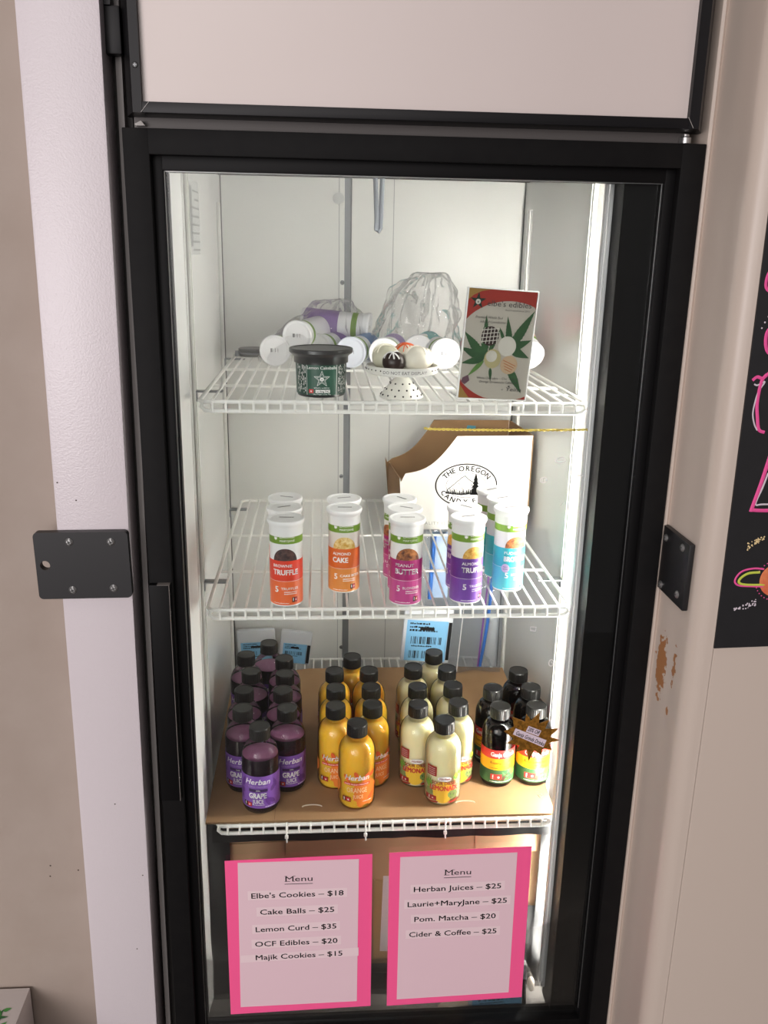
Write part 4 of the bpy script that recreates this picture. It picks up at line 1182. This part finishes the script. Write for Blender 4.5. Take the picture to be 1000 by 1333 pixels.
text2(bm, 'Net Weight: 2.5oz, 70g', 0, .0052, .0018, 2, 3, 'C', width=.027)
for s in (-1, 1):
    for k in range(7):
        for j in range(2 if k % 3 else 1):
            x = s * (.0275 + k * .0028); rnd = random.Random(k * 3 + j + s)
            y = .007
            while y < .046:
                h = rnd.uniform(.001, .004); rect2(bm, x, y, x + .0012, y + h, 2 if rnd.random() < .6 else 0, 2); y += h + .0008
wrap(bm, .0384, 0, .03)
for v in bm.verts:
    f = (.0367 + (.0382 - .0367) * max(0, v.co.z - .004) / .051 + .0004) / .0384
    v.co.x *= f; v.co.y *= f
o = finish('label', bm, [mat('jar_green', '#1f4034', .4), mat('jar_green_panel', '#24503f', .4), white_ink, HAZ, ink], None, 0); o.parent = jar

# ------------------------------------------------------------------ cake stand with cake balls
CX, CY = .0105, .106
cs = thing('cake_stand', 'small white cake stand with black polka dots on the top shelf', 'cake stand', (CX, CY, Z1 + .0006))
enamel = mat('enamel', '#e6e4dc', .3, coat=.3)
bm = B(); add_lathe(bm, [(.0325, .0), (.0335, .0012), (.0300, .006), (.0200, .019), (.0110, .0290), (.0095, .0325), (.0100, .036), (.006, .036), (0, .036)], 44)
o = finish('foot', bm, enamel, None); o.parent = cs
bm = B()
def dotat(r, z, a, s, nz=.6):
    add_sphere(bm, (r * math.sin(a), -r * math.cos(a), z), s, 0, 8, 6, (1, 1, 1))
for k, (r, z, n) in enumerate(((.0312, .0048, 16), (.0248, .0130, 13), (.0178, .0215, 10))):
    for i in range(n): dotat(r, z, 2 * PI * (i + .5 * (k % 2)) / n, .00145)
o2 = finish('polka_dots', bm, dark, None); o2.parent = o
bm = B(); add_lathe(bm, [(.0, .0345), (.030, .0345), (.0505, .0365), (.0535, .038), (.0545, .0415), (.0545, .0475), (.0535, .0490), (.0520, .0480), (.0515, .0445), (.048, .0430), (0, .0425)], 56)
op = finish('plate', bm, enamel, None); op.parent = cs
bm = B()
for i in range(36): dotat(.0543, .0440, 2 * PI * i / 36, .0012)
o2 = finish('polka_dots', bm, dark, None); o2.parent = op
bm = B(); rect2(bm, -.0365, -.0045, .0405, .0050, 0, 1); text2(bm, 'DO NOT EAT DISPLAY!', .0005, -.0018, .0046, 1, 2, 'C', width=.068)
wrap(bm, .0562, .0425, .0, .003)
o = finish('paper_notice', bm, [mat('notice', '#e5e3de', .6), mat('notice_ink', '#444242', .6)], None, 0); o.parent = cs
def cake_ball(x, y, r, m, label, sc=(1, 1, .95), drizzle=None, z=None):
    bm = B(); add_sphere(bm, (0, 0, 0), r, 0, 28, 18, sc, wob=.0009, ws=90)
    for v in bm.verts: v.co.z = max(v.co.z, -r * .78)
    t = finish('cake_ball', bm, m, None, 60, (x, y, z if z else Z1 + .0436 + r * .78))
    tag(t, label, 'cake ball', 'cake balls on the polka dot stand')
    if drizzle:
        bm = B(); rnd = random.Random(int(x * 1e4) + 5)
        for k in range(drizzle[1]):
            a0 = rnd.uniform(0, PI); off = rnd.uniform(-.5, .5); pts = []
            for i in range(13):
                t_ = -1.15 + 2.3 * i / 12
                d = Vector((math.sin(t_) * math.cos(a0) - off * math.sin(a0), math.sin(t_) * math.sin(a0) + off * math.cos(a0), math.cos(t_) * .9 + .05)).normalized()
                pts.append((d.x * (r + .0006) * sc[0], d.y * (r + .0006) * sc[1], d.z * (r + .0006) * sc[2]))
            add_tube(bm, pts, .0008, 5)
        o = finish('drizzle', bm, drizzle[0], None); o.parent = t
choc_white = mat('white_choc', '#e9e3d3', .4, bump=.3, bscale=120)
cake_ball(-.0145, .110, .0205, mat('green_choc', '#c9c6b0', .4, bump=.3, bscale=120), 'pale greenish cake ball at the left back of the polka dot stand', drizzle=(mat('driz_cream', '#eee9d8', .4), 4))
cake_ball(-.0040, .0760, .0165, mat('dark_choc', '#2b1a15', .35), 'dark chocolate cake ball with white drizzle at the front of the stand', (1.05, 1, .95), drizzle=(white_ink, 6))
cake_ball(.0300, .0860, .0205, choc_white, 'large smooth white cake ball at the front right of the stand', (1.02, 1, .95), drizzle=(mat('driz_white', '#f4efe2', .4), 3))
cake_ball(.0175, .1300, .0205, choc_white, 'white cake ball with orange topping behind the dark one', drizzle=(mat('driz_orange', '#d9602a', .4), 9))
cake_ball(.0440, .1250, .0165, choc_white, 'white cake ball at the back right rim of the stand', drizzle=(mat('driz_white', '#f4efe2', .4), 3))

# ------------------------------------------------------------------ acrylic card holder
ch = thing('card_holder', 'clear acrylic holder with a printed leaf and cake ball card, right on the top shelf', 'sign holder', (.1415, .062, Z1 + .0006))
yaw, lean, roll, sc = 0.17011957, -0.02, 0.0578746, 1.03603
n_ = Vector((-math.sin(yaw), math.cos(yaw), 0)); ex0 = Vector((math.cos(yaw), math.sin(yaw), 0)); ez0 = Vector((0, 0, 1)) * math.cos(lean) + n_ * math.sin(lean)
EX = ex0 * math.cos(roll) - ez0 * math.sin(roll); EZ = ex0 * math.sin(roll) + ez0 * math.cos(roll); EN = EX.cross(EZ)
O = Vector((.0892, .0545, Z1 + .0085))
inv = Matrix.Translation((-.1415, -.062, -Z1 - .0006))
CW, CH = .1057, .1575
def card_part(name, bm, mats, smooth=0):
    for v in bm.verts: v.co = O + EX * v.co.x + EZ * v.co.y + EN * v.co.z
    o = finish(name, bm, mats, None, smooth); o.parent = ch; o.matrix_parent_inverse = inv
bm = B()
for (x0, y0, x1, y1) in ((-.0015, -.001, 0, CH + .001), (CW, -.001, CW + .0015, CH + .001), (0, CH, CW, CH + .0015), (0, -.0015, CW, 0)): add_box(bm, (x0, y0, -.004), (x1, y1, .0014))
card_part('acrylic_edge', bm, acrylic_edge)
bm = B(); add_box(bm, (0, 0, .0006), (CW, CH, .0012)); card_part('acrylic_front', bm, acrylic)
bm = B(); add_box(bm, (0, .0, -.046), (CW, .0015, -.004)); card_part('base_plate', bm, acrylic)
bm = B()
add_box(bm, (.0, .0, -.0035), (CW, CH, -.0010), 0)
for v in bm.verts: pass
def clipx(pts): return [(min(max(x, 0.0005), CW - .0005), min(max(y, .0005), CH - .0005)) for x, y in pts]
def cpoly(pts, mi, layer):
    pts = clipx(pts); q = []
    for p in pts:
        if not q or math.hypot(p[0] - q[-1][0], p[1] - q[-1][1]) > 1e-5: q.append(p)
    poly2(bm, q, mi, layer)
# corner swooshes: red and gold around a pale oval
def band(cx, cy, rx, ry, rx2, ry2, a0, a1, mi, layer, n=24):
    pts = [(cx + rx * math.cos(a0 + (a1 - a0) * k / n), cy + ry * math.sin(a0 + (a1 - a0) * k / n)) for k in range(n + 1)]
    pts += [(cx + rx2 * math.cos(a1 + (a0 - a1) * k / n), cy + ry2 * math.sin(a1 + (a0 - a1) * k / n)) for k in range(n + 1)]
    for k in range(n):
        cpoly([pts[k], pts[k + 1], pts[2 * n - k], pts[2 * n + 1 - k]], mi, layer)
band(.068, .070, .085, .0725, .16, .15, .25, 2.95, 1, 1); band(.068, .070, .085, .0725, .16, .15, 3.45, 5.9, 1, 1)
cpoly([(0, .1575), (.034, .1575), (.020, .154), (.008, .148), (0, .141)], 2, 2); cpoly([(0, 0), (.017, 0), (.010, .008), (0, .020)], 2, 2)
cpoly([(.004, .030), (.012, .034), (.015, .026), (.008, .020), (.002, .024)], 9, 2.5)
star2(bm, .0155, .140, .0125, .0048, 3, 4); ell2(bm, .0155, .139, .0038, .0038, 4, 5, 14); text2(bm, 'e', .0155, .1375, .0036, 3, 6, 'C', bold=.02)
text2(bm, "elbe's edibles", .030, .1340, .0082, 5, 4, 'L', width=.068); text2(bm, "they're good since 2013", .058, .1285, .0024, 5, 4, 'L', width=.038)
text2(bm, 'Premium Whole Bud', .014, .1160, .0038, 5, 4, 'L', width=.042, shear=.2); text2(bm, 'Infused Cannabutter', .022, .1100, .0034, 5, 4, 'L', width=.040, shear=.2)
text2(bm, 'White Chocolate ~ Chai ~ Lemon', .026, .0290, .0034, 5, 4, 'L', width=.066); text2(bm, 'Orange Dreamsicle Cakeballs', .030, .0235, .0034, 5, 4, 'L', width=.060)
text2(bm, '- Yeina', .066, .0125, .0060, 5, 4, 'L', width=.032, shear=.2); ell2(bm, .0775, .0195, .0016, .0014, 5, 4.5, 8)
def lf(x, y, a, L, w, mi=6):
    n0 = len(bm.verts); leaflet(bm, x, y, a, L, w, mi, 2 + L * 3, 14)
    bm.verts.ensure_lookup_table()
    for v in bm.verts[n0:]: v.co.x = min(max(v.co.x, .001), CW - .001); v.co.y = min(max(v.co.y, .001), CH - .001)
for (a, L, w) in ((1.62, .064, .0070), (2.3, .052, .008), (2.75, .042, .007), (3.35, .036, .006)): lf(.034, .058, a, L, w)
lf(.034, .056, 3.95, .034, .004, 7)
for (a, L, w) in ((1.75, .048, .006), (1.05, .066, .0085), (.42, .036, .007), (-.35, .034, .0075), (-.05, .020, .005)): lf(.072, .074, a, L, w)
lf(.072, .050, -1.0, .048, .007); lf(.045, .046, -1.45, .020, .003); lf(.040, .066, 1.2, .040, .004); lf(.062, .085, 2.0, .022, .003)
ell2(bm, .0395, .0915, .0135, .0140, 8, 4, 26)
for k in range(5): line2(bm, [(.028 + k * .0055, .0805), (.030 + k * .0052, .1035)], .0010, 4, 5)
for k in range(4): line2(bm, [(.0265, .083 + k * .0055), (.0525, .0865 + k * .0055)], .0010, 4, 5.2)
ell2(bm, .0675, .0780, .0140, .0145, 4, 4, 26); ell2(bm, .0470, .0590, .0130, .0140, 10, 4.6, 26); ell2(bm, .0735, .0510, .0135, .0135, 12, 4.8, 26); ell2(bm, .0450, .0625, .0085, .0085, 4, 5.0, 20)
for k in range(4): line2(bm, [(.0645 + k * .001, .0575 - k * .0042), (.0835 - k * .002, .0500 - k * .0030)], .0010, 11, 6)
card_part('card', bm, [mat('card_paper', '#d9d2c5', .5), mat('card_red', '#b8382a', .45), mat('card_gold', '#b9924a', .5), mat('card_star', '#22392c', .5), mat('card_white', '#efebe0', .5), mat('card_ink', '#4a4644', .5), mat('card_leaf', '#2f5a34', .5, noise_col='#3f6f40', nscale=60), mat('card_leaf_light', '#6d9a4c', .5), mat('card_choc', '#3a241e', .5), mat('card_mauve', '#7c5a68', .5), mat('card_cream', '#d2c795', .5), mat('card_orange', '#c87848', .5), mat('card_peach', '#dfc3a0', .5)])

# ------------------------------------------------------------------ lying tubes, jar ring and bags at the back of the top shelf
def lying_tube(label, lidc, dirv, band, body='#e8e8ea', cap='#ececee', roll=0.0):
    d = Vector(dirv).normalized()          # from lid towards base
    zax = -d                                # tube's own z: base -> lid
    x = zax.cross(Vector((0, 0, 1))); x = x.normalized() if x.length > .01 else Vector((1, 0, 0))
    y = zax.cross(x)
    Mx = Matrix((x, y, zax)).transposed().to_4x4()
    base = Vector(lidc) + d * .141
    t = bpy.data.objects.new('snack_tube', None); COL.objects.link(t)
    t.location = base; t.rotation_euler = Mx.to_euler()
    tag(t, label, 'snack tube', 'loose snack tubes lying at the back of the top shelf')
    bm = B(); add_lathe(bm, [(0, .0005), (.0245, .001), (TR, .004), (TR, .118), (0, .118)], 32)
    o = finish('tube_body', bm, mat('lyb' + body, body, .4), None); o.parent = t
    bm = B(); add_lathe(bm, [(TR + .0003, .008), (TR + .0003, .078)], 32, 0); add_lathe(bm, [(TR + .0003, .105), (TR + .0003, .117)], 32, 1)
    o = finish('label', bm, [mat('lyl' + band, band, .4), TUBE_COMMON[0]], None); o.parent = t
    bm = B(); add_lathe(bm, [(.0262, .1165), (.0265, .131), (.0288, .135), (.0293, .1385), (.0280, .1410), (.0245, .1406), (.0235, .1398), (0, .1398)], 36)
    o = finish('cap', bm, mat('lyc' + cap, cap, .35), None); o.parent = t
    bm = B(); barcode2(bm, -.008, -.004, .009, .003, 0, 1, 10); flat(bm, (0, 0, .1400), (1, 0, 0), (0, 1, 0))
    o2 = finish('date_stamp', bm, tube_stamp, None, 0); o2.parent = o
zl = Z1 + .0293
lying_tube('white capped snack tube lying at the left end of the bagged pile', (-.198, .460, zl), (.10, 1, 0), '#e9e6ec')
lying_tube('stamped white cap of a snack tube lying on top of the left bagged pile', (-.157, .470, Z1 + .0560), (.34, 1, .03), '#ece9ee')
lying_tube('purple snack tube lying crosswise at the top of the bagged pile', (-.012, .585, Z1 + .064), (-1, .22, .08), '#80609e')
lying_tube('purple snack tube lying behind the green jar lid', (-.118, .500, zl), (.45, 1, 0), '#6b3f92')
lying_tube('snack tube with pale blue cap lying right behind the green jar', (-.056, .445, zl), (.30, 1, 0), '#5b7fb0', cap='#d8dce6')
lying_tube('white capped snack tube lying left of the cake stand', (.006, .430, zl), (.22, 1, 0), '#7a4fa0')
lying_tube('teal snack tube with white cap lying right of the cake stand', (.123, .440, zl), (-.12, 1, 0), '#3aa7a4')
lying_tube('teal snack tube lying behind the other teal tube', (.078, .500, zl), (.28, 1, 0), '#3aa7a4')
lying_tube('pink snack tube lying beside the card holder', (.2700, .385, zl + .003), (-.08, 1, .50), '#d9686c', body='#e39a98')
lying_tube('pink snack tube lying behind the card holder', (.2080, .430, zl), (-.10, 1, .05), '#d9686c', body='#e39a98')

bm = B()
Mx = Matrix.Translation((-.2515, .62, Z1 + .0006))
add_lathe(bm, [(.0265, 0), (.0275, 0), (.0275, .010), (.0288, .011), (.0288, .015), (.0275, .016), (0, .016)], 36, 0, Mx)
rg = thing('jar_lid', 'dark grey metal ring lid lying at the left back of the top shelf', 'lid', (-.2515, .62, Z1))
inv = Matrix.Translation((.2515, -.62, -Z1))
o = finish('lid_disc', bm, mat('lid_grey', '#6f6f6b', .4, metal=.5), None); o.parent = rg; o.matrix_parent_inverse = inv
bm = B(); add_tube(bm, [(-.2515 + .0296 * math.cos(a), .62 + .0296 * math.sin(a), Z1 + .008) for a in [2 * PI * k / 36 for k in range(36)]], .002, 6, closed=True)
add_box(bm, (-.2855, .600, Z1 + .001), (-.2785, .612, Z1 + .012), bevel=.001)
o = finish('clamp_band', bm, zinc, None); o.parent = rg; o.matrix_parent_inverse = inv

def bag(label, c, size, seed, peak=(0, 0), m=bag_film, amp=.018, zb=Z1 + .002, neck=.35):
    """slack film: broad crumpled body drawn up into pleats towards the peak"""
    bm = B(); nu, nv = 120, 46
    rows = []
    for j in range(nv + 1):
        v = j / nv
        row = []
        for i in range(nu):
            a = 2 * PI * i / nu
            prof = (1 - v) ** .42 * (1 - neck) + neck * (1 - v) ** 2.0
            prof *= 1 + .10 * math.sin(v * 5 + seed)
            pl = noise.noise(Vector((math.cos(a) * 2.2, math.sin(a) * 2.2, seed * 2.7))) * .30 + abs(noise.noise(Vector((math.cos(a) * 3.4, math.sin(a) * 3.4, seed + v * .8)))) * .30
            r = max(.02, prof * (1 + pl * (.35 + v)) - .05)
            x = size[0] * r * math.cos(a); y = size[1] * r * math.sin(a); z = size[2] * v
            x += peak[0] * v ** 1.5; y += peak[1] * v ** 1.5
            p = Vector((x, y, z)) * 26 + Vector((seed * 3.1, seed, 0))
            f = abs(noise.noise(p * .6)) + .45 * abs(noise.noise(p * 1.3)) + .12 * noise.noise(p * 3.1) - .45
            row.append(bm.verts.new((c[0] + x + math.cos(a) * amp * f, c[1] + y + math.sin(a) * amp * f, zb + max(0, z + amp * .7 * f * v))))
        rows.append(row)
    for a, b in zip(rows[:-1], rows[1:]):
        for i in range(nu): bm.faces.new((a[i], a[(i + 1) % nu], b[(i + 1) % nu], b[i]))
    o = finish('plastic_bag', bm, m, None, 24)
    return tag(o, label, 'plastic bag', 'clear plastic bags on the top shelf')
bag('clear plastic bag crumpled over the tubes behind the green jar', (-.125, .550, 0), (.105, .125, .120), 1, (.05, .04), neck=.0)
bag('tall clear plastic bag with bright creases behind the cake stand', (.070, .535, 0), (.112, .115, .175), 4, (.030, .03), neck=.1)
bag('clear plastic bag over the pink tubes behind the card holder', (.245, .500, 0), (.055, .13, .130), 8, (.01, .04), neck=.0)

# ------------------------------------------------------------------ zip bags, blue labelled packets behind the bottles
def sheet(bm, x0, x1, z0, z1, y, amp, seed, nx=16, nz=24, mi=0, lean=0.0, skew=0.0):
    rows = []
    for j in range(nz + 1):
        row = []
        for i in range(nx + 1):
            u, v = i / nx, j / nz
            x = x0 + (x1 - x0) * u + skew * v; z = z0 + (z1 - z0) * v
            p = Vector((x * 14, z * 9, seed))
            row.append(bm.verts.new((x, y + lean * v + amp * (noise.noise(p) + .5 * noise.noise(p * 2.4)), z)))
        rows.append(row)
    for a, b in zip(rows[:-1], rows[1:]):
        for i in range(nx): bm.faces.new((a[i], a[i + 1], b[i + 1], b[i])).material_index = mi
zb = thing('zip_bag', 'hanging clear zip bags with a blue and purple zip behind the bottles, right', 'zip bag', (.22, .60, Z3 + .005))
inv = Matrix.Translation((-.22, -.60, -Z3 - .005))
bm = B(); sheet(bm, .120, .300, Z3 + .01, Z2 - .012, .600, .016, 3); sheet(bm, .115, .295, Z3 + .01, Z2 - .012, .620, .016, 9)
o = finish('bag_film', bm, zip_film, None, 60); o.parent = zb; o.matrix_parent_inverse = inv
bm = B(); add_tube(bm, [(.2480 + .028 * t + .004 * math.sin(t * 5), .578, Z3 + .035 + .36 * t) for t in [k / 14 for k in range(15)]], .0036, 6); o = finish('blue_zip', bm, blue_zip, None); o.parent = zb; o.matrix_parent_inverse = inv
bm = B(); add_tube(bm, [(.2430 + .023 * t, .576, Z3 + .035 + .36 * t) for t in [k / 14 for k in range(15)]], .0020, 6); o = finish('purple_zip', bm, purple_zip, None); o.parent = zb; o.matrix_parent_inverse = inv
bm = B(); add_tube(bm, [(.196 + .024 * t, .582, Z3 + .02 + .37 * t) for t in [k / 10 for k in range(11)]], .0012, 5); o = finish('bag_edge', bm, white_ink, None); o.parent = zb; o.matrix_parent_inverse = inv

def packet(label, x0, x1, z0, z1, y, tilt, name='labelled_packet'):
    cx, cz = (x0 + x1) / 2, (z0 + z1) / 2
    t = thing(name, label, 'packet', (cx, y, z0), group='packets with pale blue shipping labels')
    t.rotation_euler = (0, tilt, 0)
    w, h = (x1 - x0) / 2, z1 - z0
    bm = B(); add_box(bm, (-w - .008, .001, -.004), (w + .010, .016, h + .03), bevel=.006); o = finish('pouch', bm, mat('pouch', '#c9cdd2', .35), None); o.parent = t
    bm = B(); rect2(bm, -w, 0, w, h, 0, 0)
    for k in range(3): scribble2(bm, -w * .85, w * (.1 + .2 * k % .6), h * .9 - k * h * .085, h * .05, 1, 1, k + 3)
    rect2(bm, -w * .35, h * .76, w * .35, h * .84, 1, 1.2)
    barcode2(bm, -w * .8, h * .42, w * .75, h * .60, 1, 1, 30); scribble2(bm, -w * .7, w * .3, h * .35, h * .04, 1, 1, 9); barcode2(bm, -w * .8, h * .06, w * .0, h * .25, 1, 1, 18)
    flatXZ(bm, 0.0006); o = finish('shipping_label', bm, [label_blue, ink], None, 0); o.parent = t
    bm = B(); add_box(bm, (w + .001, -.0005, h * .05), (w + .008, .001, h * .98)); o = finish('printed_edge', bm, ink, None, 0); o.parent = t
    return t
packet('packet with pale blue barcode label hanging behind the lemonade bottles', .0655, .1545, -.335, -.241, .50, .07)
packet('packet with pale blue label lying behind the grape bottles at the left wall', -.295, -.225, Z3 + .006, Z3 + .062, .66, -.05)
packet('packet with blue label behind the rearmost grape bottle', -.205, -.150, Z3 + .006, Z3 + .055, .665, .12)
bp_ = thing('labelled_packet', 'blue plastic packet hanging under the middle shelf behind the purple tubes', 'packet', (.135, .475, Z2 - .15))
bm = B(); sheet(bm, -.024, .016, 0, .14, 0, .006, 5, 8, 12, 0); sheet(bm, -.022, .018, 0, .14, .012, .006, 6, 8, 12, 0)
o = finish('film', bm, mat('blue_film', '#93a8c4', .35), None, 60); o.parent = bp_
bm = B(); add_tube(bm, [(-.022 + .006 * t, -.006, .14 * t) for t in (0, .3, .6, 1)], .0042, 6); o = finish('blue_zip', bm, blue_zip, None); o.parent = bp_

# ------------------------------------------------------------------ bottom compartment
ct = thing('cardboard_carton', 'large brown cardboard carton at the cooler bottom behind the pink menus', 'carton', (.01, .26, -.814))
inv = Matrix.Translation((-.01, -.26, .814))
CT = -.484
bm = B(); add_box(bm, (-.276, .112, -.765), (.284, .46, CT), bevel=.002)
o = finish('body', bm, cardboard_carton, None); o.parent = ct; o.matrix_parent_inverse = inv
bm = B(); quad_slab(bm, (-.277, .108, -.523), (-.1775, .108, -.521), (-.177, .111, -.489), (-.275, .111, -.492), .0025); quad_slab(bm, (-.1755, .109, -.520), (.163, .109, -.513), (.160, .1105, -.484), (-.175, .1105, -.489), .0025); quad_slab(bm, (.1645, .108, -.512), (.283, .108, -.522), (.290, .111, -.484), (.162, .111, -.484), .0025)
bmesh.ops.recalc_face_normals(bm, faces=bm.faces[:])
o = finish('flap', bm, cardboard_carton, None, 0); o.parent = ct; o.matrix_parent_inverse = inv
bm = B(); add_box(bm, (-.0165, .1095, -.752), (.001, .1115, -.577)); o = finish('packing_tape', bm, mat('pack_tape', '#b39468', .35), None, 0); o.parent = ct; o.matrix_parent_inverse = inv
bm = B(); add_prism(bm, [(-.0045, -.728), (.030, -.730), (.030, -.563), (-.001, -.5635)], .1030, .1036)
tag(finish('paper_sheet', bm, mat('sheet_white', '#dcd6d8', .6), None, 0), 'white paper sheet against the carton between the two pink menus', 'paper')
# black bin liner around the carton
bm = B()
def crumple(x0, x1, z0, z1, y, seed, nx=10, nz=26, amp=.01, skew=0, lean=0): sheet(bm, x0, x1, z0, z1, y, amp, seed, nx, nz, 0, lean, skew)
crumple(-.3130, -.2690, -.80, -.440, .094, 2, amp=.006, skew=-.002)
crumple(.2810, .3140, -.80, -.455, .100, 7, amp=.005)
crumple(.2420, .3000, -.80, -.64, .105, 5, amp=.004)
crumple(-.300, .300, -.474, -.446, .090, 4, nx=60, nz=6, amp=.005)
crumple(-.310, .310, -.815, -.768, .092, 9, nx=50, nz=8, amp=.004)
bl = tag(finish('bin_liner', bm, black_poly, None, 60), 'crumpled black plastic bag lining the bottom of the cooler around the carton', 'bin liner')
bl['kind'] = 'thing'
packet('packet with blue label on the cooler floor under the right menu', .160, .250, -.811, -.735, .030, -.04)
bm = B(); add_sphere(bm, (.142, .036, -.800), .032, 0, 22, 14, (1.25, .5, .62), wob=.012, ws=26)
tag(finish('crumpled_paper', bm, mat('crumple', '#efe3d2', .7), None, 20), 'crumpled cream paper on the cooler floor below the right menu', 'paper')
bm = B(); add_sphere(bm, (.274, .068, -.785), .011, 0, 16, 10, (.7, 1, 1.4), wob=.008, ws=40)
tag(finish('crumpled_paper', bm, mat('crumple', '#efe3d2', .7), None, 20), 'small cream paper scrap beside the lamp at the cooler floor', 'paper')
